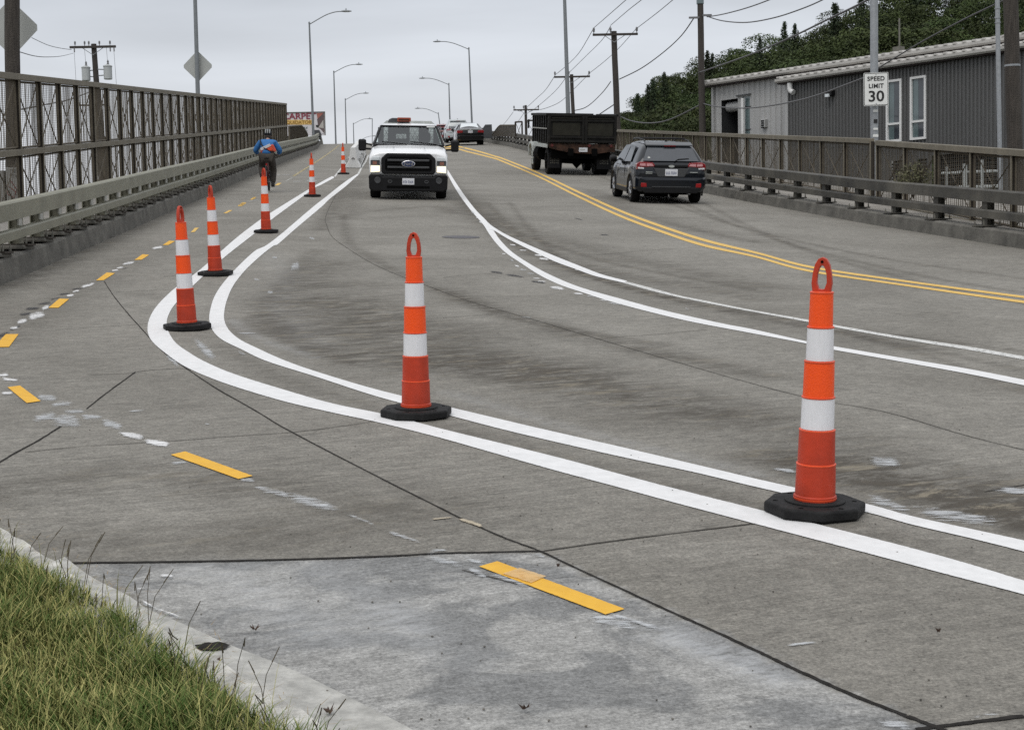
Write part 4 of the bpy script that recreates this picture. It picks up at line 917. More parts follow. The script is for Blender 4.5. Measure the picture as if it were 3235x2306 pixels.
def sedan(name, label, paintm):
    t = thing(name, label, 'car')
    secs = [(-2.32, .70, .42, .70, .74, .66, .86), (-2.28, .84, .32, .86, .84, .74, 1.02), (-2.0, .875, .28, .95, .87, .74, 1.06), (-1.5, .885, .26, .97, .88, .72, 1.09), (-1.30, .885, .26, .97, .88, .67, 1.16), (-.75, .885, .25, .96, .88, .58, 1.40), (-.2, .885, .25, .95, .88, .57, 1.44), (.35, .885, .25, .945, .88, .575, 1.41), (1.10, .885, .25, .93, .87, .70, 1.04), (1.9, .86, .27, .82, .84, .68, .92), (2.28, .7, .36, .62, .66, .5, .70)]
    carbody(t, secs, paintm, wheels=(-1.38, 1.35), r=.33)
    obj('rear_window', MB().slab([(-.62, -1.42, 1.09), (.62, -1.42, 1.09), (.50, -.80, 1.395), (-.50, -.80, 1.395)], (0, -.5, 1), .012), M_['clear'], t, bevel=.01)  # pale lens material stands in for bright sky reflected in the window
    obj('bootlid_line', MB().box((0, -2.30, 1.015), (1.3, .03, .02)), M_['silver'], t)
    for s in (-1, 1):
        obj('tail_light', MB().extr([(s * .48, .82), (s * .50, .96), (s * .84, .98), (s * .88, .90), (s * .86, .78)], -2.34, -2.0), M_['lens'], t, bevel=.02)
        obj('side_window', MB().slab([(s * .88, -1.0, 1.0), (s * .88, .9, 1.0), (s * .62, .35, 1.36), (s * .62, -.6, 1.37)], (s, 0, .6), .012), M_['darkglass'], t)
        for y in (-1.38, 1.35): wheel(t, s * .785, y, .33, .22)
        obj('mirror', MB().lathe([(.03, -.09), (.08, -.07), (.09, 0), (.06, .08)], 12, (s * .99, .75, 1.0), 'X'), paintm, t, smooth=True)
    plate(t, (0, -2.335, .87), (0, 0), 'ABR6157')
    obj('emblem', MB().lathe([(.05, -.012), (.045, -.016)], 16, (0, -2.325, .965), 'Y'), M_['chrome'], t)
    obj('rear_bumper', MB().loft([hring(y, [(0, .30), (w - .1, .30), (w, .40), (w, .58), (w - .06, .64), (0, .64)]) for y, w in ((-2.37, .70), (-2.34, .86), (-2.0, .90))]), paintm, t, bevel=.02)
    obj('underbody', MB().box((0, 0, .27), (1.5, 3.9, .14)), M_['dark'], t)
    return t

HD = Vector((-.0905, 1, 0)).normalized()
p = G(2100, 640)
suv = hatch_suv('parked_car', 'dark blue grey hatchback with roof rails beside the right guardrail', M_['navy']); suv.name = 'car'
def head(px0, px1):
    a, b = G(*px0), G(*px1); v = b - a; v.z = 0; return v.normalized()
suv.matrix_world = on_road(p.x, p.y, HD, .955) @ Matrix.Translation((0, 1.5, 0))
p = G(1484, 459); sed = sedan('car', 'black saloon car near the crest beside the right guardrail', M_['sedan']); sed.matrix_world = on_road(p.x, p.y, HD, 1.04) @ Matrix.Translation((0, 1.4, 0))
van = hatch_suv('car', 'pale silver van near the crest, left of the black saloon', M_['vanpaint'], tall=1.12, roofbars=False)
px = P(1443, 440, 114); van.matrix_world = on_road(px.x, 114, HD, 1.0)
redc = hatch_suv('car', 'dark red car near the crest, partly behind the pickup mirror', M_['redcar'], tall=1.06, roofbars=False)
px = P(1399, 440, 133); redc.matrix_world = on_road(px.x, 133, HD, .98)

# ---- white pickup, facing the camera (front at +y)
def pickup():
    t = thing('pickup_truck', 'white pickup truck with lit headlamps and amber beacon coming down the bridge', 'pickup truck')
    Wm = M_['white']
    fr = [hring(y, p) for y, p in (
        (2.72, [(0, .66), (.96, .66), (1.0, .74), (1.0, 1.04), (.94, 1.12), (.72, 1.19), (0, 1.20)]), (2.62, [(0, .55), (1.0, .6), (1.015, .74), (1.015, 1.10), (.96, 1.19), (.74, 1.245), (0, 1.26)]),
        (2.0, [(0, .5), (1.0, .55), (1.02, .8), (1.02, 1.15), (.97, 1.26), (.76, 1.325), (0, 1.345)]), (1.60, [(0, .5), (1.0, .55), (1.015, .8), (1.015, 1.18), (.965, 1.31), (.80, 1.375), (0, 1.395)]))]
    body = obj('body', MB().loft(fr), Wm, t, bevel=.02, smooth=True)
    def cab(y, zb, wr, zt): return hring(y, [(0, .5), (1.0, .5), (1.01, .8), (1.01, 1.15), (.965, 1.33), (wr + .02, max(1.34, zt - .10)), (wr - .06, zt), (0, zt + .02)])
    cs = [cab(1.60, 0, .93, 1.37), cab(.93, 0, .76, 1.87), cab(.70, 0, .755, 1.93), (cab(-.35, 0, .755, 1.94)), cab(-.52, 0, .75, 1.90)]
    n = len(cs[0]); skip = {(0, k) for k in (5, 6, 7)}
    rw = MB().box((0, -.53, .95), (1.96, .03, .94)).box((0, -.53, 1.865), (1.44, .03, .07))
    for x0, x1, z0, z1 in ((.70, .86, 1.42, 1.83), (.36, .58, 1.42, 1.83), (-.02, .07, 1.42, 1.83), (-.55, -.27, 1.42, 1.83), (-.86, -.68, 1.42, 1.83), (.07, .36, 1.42, 1.52), (.07, .36, 1.65, 1.83)): rw.box(((x0 + x1) / 2, -.53, (z0 + z1) / 2), (x1 - x0, .03, z1 - z0))
    q = MB().box((0, -.80, 1.58), (1.5, .03, .62)); obj('cab_guard', q, Wm, t)  # white panel added behind the cab to brighten the view through the windscreen
    obj('cab_back', rw, M_['trim'], t)
    obj('cab', MB().loft(cs, False, skip), Wm, t, bevel=.012, smooth=True)
    obj('hood_crease', MB().box((-.40, 2.15, 1.352), (.02, 1.0, .012)).box((.40, 2.15, 1.352), (.02, 1.0, .012)), Wm, t)['kind'] = 'stuff'
    obj('cowl', MB().box((0, 1.60, 1.375), (1.74, .10, .035)), M_['blackp'], t)
    ws = [(-.915, 1.60, 1.37), (.915, 1.60, 1.37), (.745, .935, 1.868), (-.745, .935, 1.868)]
    q = MB()
    for a, b in zip(ws, ws[1:] + ws[:1]): q.tube([a, b], .030, 6)
    obj('windscreen_seal', q, M_['blackp'], t)
    obj('windscreen', MB().poly(ws[::-1]), M_['screen'], t, flip=False)
    obj('wiper', MB().tube([(-.75, 1.62, 1.405), (-.05, 1.53, 1.475)], .012, 4), M_['blackp'], t); obj('wiper', MB().tube([(.05, 1.62, 1.405), (.70, 1.54, 1.465)], .012, 4), M_['blackp'], t)
    obj('dashboard', MB().box((0, 1.30, 1.30), (1.7, .55, .14)), M_['trim'], t)
    obj('sticker', MB().slab([(-.70, .99, 1.845), (-.48, .99, 1.845), (-.48, .972, 1.862), (-.70, .972, 1.862)], (0, .6, .75), .02), M_['signw'], t)
    # seats, bulkhead grid behind them
    obj('seat', MB().box((.47, .35, 1.30), (.20, .18, .86)), M_['blackp'], t, bevel=.05)
    for x in (-.34, -.52):
        obj('seat', MB().box((x, .35, 1.15), (.16, .18, .56)), M_['blackp'], t, bevel=.05)
        obj('headrest', MB().box((x, .36, 1.58), (.15, .12, .26)), M_['blackp'], t, bevel=.06)
    q = MB(); q.tube([(.40 + .19 * math.cos(a), 1.02, 1.30 + .19 * math.sin(a)) for a in np.linspace(0, 2 * math.pi, 20)], .016, 5); obj('steering_wheel', q, M_['blackp'], t)
    q = MB()
    for a in range(-10, 11): q.box((a * .066, -.50, 1.62), (.009, .009, .42), Matrix.Rotation(.5 if a % 2 else -.5, 3, 'Y'))
    for a in range(6): q.box((0, -.50, 1.45 + a * .07), (1.36, .007, .007))
    obj('wire_grid', q, M_['blackp'], t)['kind'] = 'stuff'
    def side(s):
        obj('side_window', MB().slab([(s * .97, 1.42, 1.36), (s * .97, .42, 1.36), (s * .80, .42, 1.82), (s * .80, .95, 1.82)], (s, 0, .35), .01), M_['darkglass'], t)
        obj('side_window', MB().slab([(s * .97, .32, 1.36), (s * .97, -.40, 1.36), (s * .80, -.34, 1.82), (s * .80, .32, 1.82)], (s, 0, .35), .01), M_['darkglass'], t)
        # head lamp: clear top, dark amber band, lit lower bowl
        o = obj('headlight', MB().extr([(s * .72, .70), (s * .74, 1.10), (s * .94, 1.08), (s * .985, 1.0), (s * .985, .68)], 2.70, 2.755), M_['clear'], t, bevel=.01)
        obj('lamp_band', MB().box((s * .855, 2.757, .945), (.235, .012, .13)), M_['trim'], o)
        obj('turn_signal', MB().box((s * .865, 2.762, .935), (.11, .012, .09)), M_['amberlens'], o, bevel=.01)
        obj('lit_lamp', MB().extr([(s * .735, .715), (s * .735, .865), (s * .965, .865), (s * .97, .70)], 2.755, 2.768), M_['head'], o, bevel=.006)
        m = obj('mirror', MB().box((s * 1.235, 1.28, 1.365), (.21, .10, .31)), M_['blackp'], t, bevel=.045)
        obj('mirror_arm', MB().tube([(s * .97, 1.33, 1.36), (s * 1.15, 1.30, 1.41)], .022, 6).tube([(s * .98, 1.33, 1.26), (s * 1.15, 1.30, 1.27)], .026, 6), M_['blackp'], m)['kind'] = 'stuff'
        for y in (1.82, -1.75):
            wheel(t, s * .865, y, .405, .27, 8, 'silver')
        obj('door_handle', MB().box((s * 1.02, .55, 1.16), (.02, .18, .03)), M_['blackp'], t)
        obj('fog_lamp', MB().lathe([(.085, 0), (.075, .012), (.02, .004)], 16, (s * .79, 2.865, .50), 'Y'), M_['trim'], t, smooth=True)
        obj('tow_hook', MB().tube([(s * .47 + .05 * math.cos(a), 2.86, .47 + .03 * math.sin(a)) for a in np.linspace(0, 2 * math.pi, 12)], .012, 5), M_['trim'], t)
    mirrorx(side)
    gp = [(-.70, .74), (-.66, .66), (.66, .66), (.70, .74), (.70, 1.06), (.56, 1.19), (-.56, 1.19), (-.70, 1.06)]
    q = MB().extr(gp, 2.66, 2.80); gr = obj('grille', q, M_['blackp'], t, bevel=.03)
    g2 = [(x * .86, .925 + (z - .925) * .70) for x, z in gp]
    obj('grille_mesh', MB().extr(g2, 2.795, 2.803), M_['dark'], gr)
    q = MB()
    for i in range(7): q.box((0, 2.806, .76 + i * .055), (1.12, .008, .008))
    obj('grille_slats', q, M_['blackp'], gr)['kind'] = 'stuff'
    for z in (1.015, .835): obj('grille_bar', MB().box((0, 2.815, z), (1.08, .03, .055)), M_['trim'], gr, bevel=.012)
    q = MB().lathe([(.5, 0), (.5, .03), (.46, .034)], 32, (0, 0, 0), 'Y'); e = obj('emblem', q, M_['chrome'], gr); e.location = (0, 2.82, .925); e.scale = (.35, 1, .165)
    e2 = obj('emblem_field', MB().lathe([(.44, .034), (.44, .040)], 32, (0, 0, 0), 'Y'), mat('emblem_blue', (.02, .035, .10), .3), gr); e2.location = (0, 2.82, .925); e2.scale = (.35, 1, .165)
    text('emblem_script', 'Ford', .125, M_['chrome'], gr, (0, 2.864, .927), (math.pi / 2, 0, math.pi), .002)
    bp = [(-1.01, .28), (-.90, .22), (.90, .22), (1.01, .28), (1.02, .60), (.98, .655), (.74, .655), (.66, .60), (-.66, .60), (-.74, .655), (-.98, .655), (-1.02, .60)]
    obj('bumper', MB().extr(bp, 2.62, 2.86), M_['blackp'], t, bevel=.03)
    obj('bumper_intake', MB().box((0, 2.863, .33), (1.1, .01, .06)), M_['dark'], t)
    obj('valance', MB().box((0, 2.74, .235), (1.30, .03, .03)), M_['silver'], t)
    plate(t, (0, 2.875, .475), (0, math.pi), 'C48291', .31, .165)
    b = obj('bed', MB().box((0, -1.75, .92), (2.0, 2.35, .72)), Wm, t, bevel=.03)
    obj('tailgate', MB().box((0, -2.95, .92), (1.9, .06, .62)), Wm, t, bevel=.02)
    obj('roof_rack', MB().loft([[Vector((x, y, z)) for x, z in ((-.72, 1.93), (-.62, 2.02), (.62, 2.02), (.72, 1.93))] for y in (-.44, -.36)]), M_['silver'], t, bevel=.01)
    lb = obj('beacon', MB().box((.13, .30, 2.05), (.37, .26, .11)), M_['amber'], t, bevel=.02)
    obj('beacon_foot', MB().box((.13, .30, 1.975), (.30, .22, .05)), M_['blackp'], lb)
    obj('beacon_slot', MB().box((.13, .438, 2.04), (.28, .01, .035)), M_['rust'], lb)
    obj('roof_marker', MB().loft([[Vector((x, y, z)) for x, z in ((.22, 1.96), (.58, 1.96), (.55, 2.05), (.46, 2.09), (.24, 2.09))] for y in (-.25, .12)]), M_['trim'], t, bevel=.02)
    obj('underbody', MB().box((0, 0, .44), (1.5, 5.0, .18)), M_['dark'], t)
    obj('axle', MB().tube([(-.8, 1.82, .36), (.8, 1.82, .36)], .06, 8), M_['dark'], t)
    return t
p = G(1290, 627); pk = pickup(); pk.matrix_world = on_road(p.x, p.y, (.065, -1), .935) @ Matrix.Translation((0, -2.0, 0))

# ---- dark dump truck seen from behind
def dump_truck():
    t = thing('dump_truck', 'dark dump truck with rusty tail beam seen from behind', 'truck')
    D = M_['dump']; hw = 1.2
    obj('dump_box', MB().loft([[Vector((x, y, z)) for x, z in ((-hw, 1.12), (hw, 1.12), (hw, 2.10), (-hw, 2.10))] for y in (-2.55, 1.5)], False).box((0, -.5, 1.14), (2.36, 4.0, .06)).box((0, 1.5, 1.65), (2.38, .06, .95)), D, t)
    tg = obj('tailgate', MB().box((0, -2.58, 1.62), (2.40, .05, .98)), D, t)
    for x in (-.56, .60): obj('gate_panel', MB().box((x, -2.612, 1.60), (.98, .02, .44)), M_['dumppanel'], tg, bevel=.012)
    for x in (-1.17, 0.03, .13, 1.17): obj('gate_post', MB().box((x, -2.63, 1.62), (.09, .07, 1.0)), D, tg, bevel=.01)
    for z in (2.08, 1.90, 1.33, 1.18): obj('gate_rail', MB().box((0, -2.625, z), (2.42, .06, .07)), D, tg, bevel=.01)
    obj('gate_strip', MB().box((-.55, -2.625, 1.985), (1.05, .012, .035)), M_['dumppanel'], tg); obj('gate_strip', MB().box((.60, -2.625, 1.985), (.85, .012, .035)), M_['dumppanel'], tg)
    for s in (-1, 1):
        for i in range(7): obj('side_post', MB().box((s * 1.225, -2.3 + i * .6, 1.62), (.06, .08, .98)), D, t)
        obj('side_rail', MB().box((s * 1.235, -.52, 2.11), (.10, 4.15, .09)), D, t, bevel=.02)
        obj('side_strip', MB().box((s * 1.25, -.6, 1.62), (.02, 3.9, .035)), M_['plate'], t)
        obj('light_panel', MB().box((s * 1.215, -.7, 1.02), (.03, 3.6, .13)), M_['silver'], t)
    # rusty tail beam with hanging lower edge
    q = MB().extr([(-1.18, 1.10), (1.20, 1.10), (1.18, .84), (.95, .83), (.55, .765), (0, .765), (-.45, .80), (-.85, .88), (-1.14, .95)], -2.60, -2.54)
    tb = obj('tail_beam', q, M_['rust'], t)
    obj('license_plate', MB().box((.05, -2.615, .90), (.30, .012, .15)), M_['numplate'], tb); obj('plate_characters', MB().box((.02, -2.622, .905), (.17, .004, .035)), M_['plate'], tb)
    for x in (-1.06, .27, 1.04): obj('tail_light', MB().lathe([(.055, -.02), (.045, -.03)], 14, (x, -2.60, 1.04), 'Y'), M_['lensdull'], tb)
    obj('frame_rail', MB().box((-.42, -.2, .82), (.14, 5.6, .25)), M_['dark'], t); obj('frame_rail', MB().box((.42, -.2, .82), (.14, 5.6, .25)), M_['dark'], t)
    obj('rear_axle', MB().tube([(-.8, -1.55, .48), (-.16, -1.55, .47), (0, -1.55, .44), (.16, -1.55, .47), (.8, -1.55, .48)], [.08, .09, .24, .09, .08], 10), M_['dark'], t, smooth=True)
    obj('cross_member', MB().box((0, -2.3, .80), (2.1, .12, .45)), M_['dark'], t)
    for s, x0, x1, z0 in ((-1, -1.10, -.70, .25), (1, .62, 1.14, .22)):
        m = obj('mud_flap', MB().box(((x0 + x1) / 2, -2.15, (z0 + .62 + .15) / 2), (x1 - x0, .02, .78 - z0)), M_['blackp'], t)
        q = MB()
        for z in (.58, .50, .42):
            for i in range(5): q.box(((x0 + x1) / 2 + (i - 2) * .065, -2.163, z + .01 * (i % 2)), (.038, .003, .045 if i % 3 else .03))
        obj('flap_marks', q, M_['tarn'], m)['kind'] = 'stuff'
        for dx in (0, .30):
            wheel(t, s * (.72 + dx * .85), -1.55, .48, .25, 6, 'dark')
        wheel(t, s * .98, 2.15, .48, .27, 6, 'silver')
        obj('front_fender', MB().extr([(2.75, .55), (2.72, .95), (2.4, 1.08), (1.95, 1.08), (1.62, .95), (1.52, .75), (1.62, .75), (1.75, .92), (2.0, 1.0), (2.35, 1.0), (2.6, .85), (2.65, .55)], s * .86, s * 1.22, 'X'), M_['silver'], t, bevel=.01)
        obj('mirror', MB().box((s * 1.30, 2.1, 1.75), (.06, .16, .34)), M_['blackp'], t, bevel=.02)
        obj('fuel_tank', MB().lathe([(.27, -.5), (.27, .5)], 16, (s * .95, .6, .72), 'Y'), M_['dark'], t, smooth=True)
    obj('cab', MB().loft([[Vector((x, y, z)) for x, z in ((-1.0, .8), (1.0, .8), (1.0, 1.5), (.85, 2.0), (-.85, 2.0), (-1.0, 1.5))] for y in (1.62, 2.75)]), M_['silver'], t, bevel=.04)
    obj('cab_window', MB().box((0, 1.61, 1.72), (1.3, .02, .35)), M_['darkglass'], t)
    obj('engine_hood', MB().box((0, 3.3, 1.15), (1.5, 1.2, .75)), M_['silver'], t, bevel=.06)
    obj('cab_guard', MB().box((0, 1.55, 2.14), (2.1, .5, .05)), D, t)
    return t
p = G(1826, 553); dt = dump_truck(); dt.matrix_world = on_road(p.x, p.y, (-.115, 1), 1.03) @ Matrix.Translation((0, 1.9, 0))

# ------------------------------------------------------------------ cyclist
def skin_body(name, joints, edges, rad, m, parent, sub=2):
    me = bpy.data.meshes.new(name); me.from_pydata([tuple(j) for j in joints], edges, [])
    o = link(name, me, m, parent)
    sk = o.modifiers.new('skin', 'SKIN'); sk.use_smooth_shade = True
    lay_ = me.skin_vertices[0] if me.skin_vertices else None
    if lay_ is None:
        import bmesh
        b = bmesh.new(); b.from_mesh(me); b.verts.layers.skin.verify(); b.to_mesh(me); b.free(); lay_ = me.skin_vertices[0]
    for i, r in enumerate(rad):
        lay_.data[i].radius = r if isinstance(r, tuple) else (r, r); lay_.data[i].use_root = (i == 0)
    ss = o.modifiers.new('sub', 'SUBSURF'); ss.levels = sub; ss.render_levels = sub
    return o
pc = G(846, 607); MC = on_road(pc.x, pc.y, HD, .93)
bk = thing('bicycle', 'dark bicycle under the cyclist in the blue jacket', 'bicycle', M=MC)
for y in (-.52, .52):
    q = MB().tube([(0, y + .33 * math.cos(a), .345 + .33 * math.sin(a)) for a in np.linspace(0, 2 * math.pi, 32)], .018, 6); w = obj('wheel', q, M_['tyre'], bk, smooth=True)
    q = MB()
    for k in range(14):
        a = 2 * math.pi * k / 14; q.tube([(0, y, .345), (0, y + .31 * math.cos(a), .345 + .31 * math.sin(a))], .002, 3)
    obj('spokes', q, M_['galv'], w)['kind'] = 'stuff'
q = MB()
for a, b in (((0, -.52, .345), (0, -.08, .29)), ((0, -.52, .345), (0, -.20, .84)), ((0, -.08, .29), (0, -.22, .92)), ((0, -.08, .29), (0, .36, .80)), ((0, -.18, .80), (0, .34, .88)), ((0, .34, .92), (0, .40, .72)), ((0, .40, .72), (0, .52, .345))): q.tube([a, b], .017, 6)
obj('frame', q, M_['frame'], bk)
obj('saddle', MB().loft([[Vector((x * w, y, z)) for x, z in ((-1, .93), (-.6, .965), (.6, .965), (1, .93))] for y, w in ((-.36, .075), (-.22, .06), (-.04, .02))]), M_['blackp'], bk, bevel=.01)
obj('handlebar', MB().tube([(-.27, .36, 1.02), (-.10, .42, 1.04), (.10, .42, 1.04), (.27, .36, 1.02)], .015, 6).tube([(0, .34, .90), (0, .42, 1.04)], .016, 6), M_['blackp'], bk)
obj('crank', MB().tube([(-.10, -.08, .29), (.10, -.08, .29)], .012, 5).tube([(.10, -.08, .29), (.10, .02, .155)], .01, 5).tube([(-.10, -.08, .29), (-.10, -.18, .425)], .01, 5), M_['galv'], bk)
for s, y, z in ((1, .02, .155), (-1, -.18, .425)): obj('pedal', MB().box((s * .15, y, z), (.09, .09, .025)), M_['blackp'], bk)
obj('mudguard', MB().tube([(0, -.52 + .37 * math.cos(a), .345 + .37 * math.sin(a)) for a in np.linspace(.5, 3.0, 12)], .022, 5), M_['blackp'], bk)
obj('rear_light', MB().box((0, -.40, .78), (.04, .03, .05)), M_['fog'], bk)
cy = thing('person', 'cyclist in a blue jacket, helmet and dark trousers riding up the bike lane', 'person', M=MC)
def limb(rs): return rs
J = [(0, -.22, 1.0), (0, -.17, 1.12), (0, -.02, 1.26), (0, .13, 1.37), (0, .19, 1.42), (0, .24, 1.47),
     (-.11, -.20, .97), (-.16, .04, .70), (-.14, -.17, .42), (.11, -.20, .97), (.16, .12, .60), (.14, .02, .22),
     (-.20, .10, 1.35), (-.345, .12, 1.14), (-.29, .31, 1.06), (.20, .10, 1.35), (.345, .12, 1.14), (.29, .31, 1.06)]
E_ = [(0, 1), (1, 2), (2, 3), (3, 4), (4, 5), (0, 6), (6, 7), (7, 8), (0, 9), (9, 10), (10, 11), (3, 12), (12, 13), (13, 14), (3, 15), (15, 16), (16, 17)]
R_ = [(.13, .11), (.13, .10), (.15, .10), (.13, .09), .055, .055, .09, .06, .042, .09, .06, .042, .062, .045, .033, .062, .045, .033]
pb = skin_body('body', J, E_, R_, M_['skin'], cy)
jj = [0, 1, 2, 3, 12, 13, 14, 15, 16, 17, 4]; mp_ = {a: i for i, a in enumerate(jj)}
JJ = [J[a] for a in jj]; JJ[mp_[0]] = (0, -.22, 1.0)
skin_body('jacket', JJ, [(mp_[a], mp_[b]) for a, b in E_ if a in mp_ and b in mp_], [(.185, .145), (.185, .14), (.205, .145), (.19, .13), (.095, .095), (.082, .082), (.060, .060), (.095, .095), (.082, .082), (.060, .060), (.075, .075)], M_['blue'], cy)
jj = [0, 6, 7, 8, 9, 10, 11]; mp_ = {a: i for i, a in enumerate(jj)}
skin_body('trousers', [J[a] for a in jj], [(mp_[a], mp_[b]) for a, b in E_ if a in mp_ and b in mp_], [(.165, .14), .125, .098, .080, .125, .098, .080], M_['trouser'], cy)
obj('neck', MB().tube([(0, .18, 1.40), (0, .25, 1.50)], .055, 10), M_['skin'], cy, smooth=True)
HO = Vector((0, .17, -.20))
hd = obj('head', MB().lathe([(.0, -.12), (.05, -.115), (.075, -.06), (.083, .0), (.078, .06), (.05, .105), (0, .12)], 20, (0, .11, 1.745)), M_['skin'], cy, smooth=True, sub=1, loc=HO)
obj('nose', MB().box((0, .205, 1.735), (.025, .04, .045)), M_['skin'], hd, bevel=.008)
obj('mouth', MB().box((0, .188, 1.69), (.045, .01, .010)), M_['lens'], hd)
for s in (-1, 1):
    obj('ear', MB().lathe([(.0, -.01), (.026, -.006), (.028, .004), (0, .01)], 10, (s * .085, .10, 1.74), 'X'), M_['skin'], hd, smooth=True)
    obj('eye', MB().lathe([(0, -.008), (.012, 0), (0, .008)], 8, (s * .032, .186, 1.765), 'Y'), M_['signw'], hd)
    h = obj('hand', MB().box((s * .285, .345, 1.05), (.075, .09, .035)), M_['skin'], cy, bevel=.012)
    for k in range(4): obj('finger', MB().tube([(s * (.255 + .02 * k), .385, 1.052), (s * (.255 + .02 * k), .415 + .004 * (k % 2), 1.035), (s * (.255 + .02 * k), .40, 1.005 + .004 * k)], .0085, 5), M_['skin'], h)
    obj('thumb', MB().tube([(s * .25, .33, 1.045), (s * .235, .365, 1.02), (s * .25, .395, 1.005)], .010, 5), M_['skin'], h)
    y, z = ((.02, .155) if s > 0 else (-.18, .425)); x = s * .15
    obj('shoe', MB().loft([[Vector((x + a * w, y + d, z + .02 + b * hh)) for a, b in ((-1, 0), (1, 0), (.8, 1), (-.8, 1))] for d, w, hh in ((-.13, .035, .09), (-.05, .045, .10), (.06, .048, .07), (.13, .035, .04))]), M_['shoe'], cy, bevel=.012, smooth=True)
obj('hair', MB().lathe([(.075, -.075), (.092, -.03), (.094, .03), (.085, .05)], 18, (0, .10, 1.73)), M_['hair'], cy, smooth=True, loc=HO)
hm = obj('helmet', MB().lathe([(.108, -.02), (.112, .02), (.10, .075), (.065, .115), (0, .13)], 22, (0, .115, 1.79)), M_['blackp'], cy, smooth=True, loc=HO)
for a in (-.055, 0, .055): obj('helmet_rib', MB().tube([(a, .115 + .122 * math.cos(b), 1.79 + .135 * math.sin(b)) for b in np.linspace(.3, math.pi - .25, 10)], .016, 5), M_['helmet'], hm, smooth=True)
bag = thing('messenger_bag', 'orange and white messenger bag slung across the cyclist', 'bag', M=MC @ Matrix.Translation((0, .12, -.09)))
Rb = Matrix.Rotation(-.45, 3, 'Y')
bb = obj('bag_body', MB().box((.04, -.32, 1.24), (.40, .12, .22), Rb), M_['bagred'], bag, bevel=.03)
obj('flap', MB().box((-.03, -.386, 1.335), (.30, .02, .075), Rb), M_['bagwhite'], bag, bevel=.008)
obj('pocket', MB().box((.10, -.388, 1.28), (.12, .02, .08), Rb), M_['rim'], bag, bevel=.008)
obj('lower_panel', MB().box((.12, -.385, 1.15), (.20, .02, .12), Rb), M_['blackp'], bag, bevel=.008)
obj('strap', MB().tube([(-.20, -.12, 1.54), (-.17, -.25, 1.44), (-.08, -.385, 1.31), (.10, -.395, 1.22), (.26, -.24, 1.12)], .020, 5), M_['blackp'], bag)

# ------------------------------------------------------------------ light poles and signs
def pole_pts(top, base, Y, extra=0.0):
    a, b = P(*base, Y), P(*top, Y); d = (b - a).normalized(); return a - d * extra, b
def street_light(label, base_px, top_px, Y, side=1, r0=.085, r1=.055, arm=2.2, rise=.75, m='lamp', extra=1.0, group='street lights along the bridge', hgt=None):
    a, b = pole_pts(top_px, base_px, Y, extra)
    if hgt: b = a + (b - a).normalized() * hgt
    t = thing('street_light', label, 'street light', group, loc=a); d = b - a; n = 6
    obj('pole', MB().tube([d * (i / n) for i in range(n + 1)], [r0 + (r1 - r0) * i / n for i in range(n + 1)], 12), M_[m], t, smooth=True)
    obj('pole_cap', MB().lathe([(r1 * 1.25, -.03), (r1 * 1.25, .03), (r1 * .7, .09)], 12, d), M_[m], t, smooth=True)
    e = d - Vector((0, 0, .10)); s = side
    pa = [e, e + Vector((s * arm * .3, 0, rise * .45)), e + Vector((s * arm * .55, 0, rise * .78)), e + Vector((s * arm * .8, 0, rise * .97)), e + Vector((s * arm, 0, rise))]
    obj('arm', MB().tube(spl(pa, 4), .035, 8), M_[m], t, smooth=True)
    c = pa[-1]; q = MB()
    q.loft([[c + Vector((s * x, y * w, z * h)) for y, z in ((-1, 0), (-.6, 1), (.6, 1), (1, 0), (.6, -.6), (-.6, -.6))] for x, w, h in ((-.05, .06, .045), (.15, .14, .075), (.45, .15, .06), (.66, .08, .03))])
    l = obj('lamp_head', q, M_[m], t, smooth=True)
    obj('sensor', MB().lathe([(.035, 0), (.035, .12), (.02, .15)], 8, c + Vector((s * .28, 0, .06))), M_[m], l)
    obj('lens', MB().box(c + Vector((s * .34, 0, -.045)), (.34, .16, .02)), M_['clear'], l)
    return t
K = 1.42011
street_light('grey street light on the left behind the billboard end, nearest with a visible lamp', (697 * K, 300 * K), (688 * K, 52 * K), 105, 1, rise=.85, arm=2.3, extra=1.5, r0=.10)
street_light('second grey street light on the left beyond the crest', (747 * K, 314 * K), (742.5 * K, 160 * K), 148, 1, r0=.095, extra=2)
street_light('third grey street light on the left beyond the crest', (770.5 * K, 314 * K), (768 * K, 221 * K), 181, 1, r0=.095, extra=2)
street_light('fourth and smallest grey street light on the left beyond the crest', (787 * K, 312 * K), (786 * K, 275 * K), 225, 1, r0=.095, extra=3)
street_light('fifth tiny grey street light on the left, just above the white barriers', (1141, 470), (1139, 441), 250, 1, r0=.09, arm=2.0, rise=.6, extra=6)
street_light('grey street light above the black saloon, lamp arm to the left', (1050 * K, 278 * K), (1043 * K, 108 * K), 138, -1, r0=.10, arm=2.6, extra=2)
street_light('second grey street light on the right, above the white van', (1001 * K, 275 * K), (998.5 * K, 187 * K), 165, -1, r0=.10, arm=2.6, extra=2)
street_light('farthest grey street light on the right, above the red car', (978 * K, 275 * K), (975 * K, 252 * K), 197, -1, r0=.09, arm=2.4, extra=3)
street_light('tall grey street light behind the dump truck, running out of the top of the picture', (1264 * K, 252 * K), (1256 * K, 0), 80, -1, r0=.13, r1=.07, hgt=11.5, extra=2)
street_light('tall grey street light carrying the diamond sign, behind the tall left fence', (440 * K, 205 * K), (434 * K, 0), 52, 1, r0=.085, r1=.055, hgt=9.5, extra=2.6)
sp = street_light('galvanised street light pole carrying the speed limit sign', (1945 * K, 290 * K), (1944.5 * K, 0), 34.4, -1, m='galv', r0=.095, r1=.085, hgt=9.0, extra=1.6)
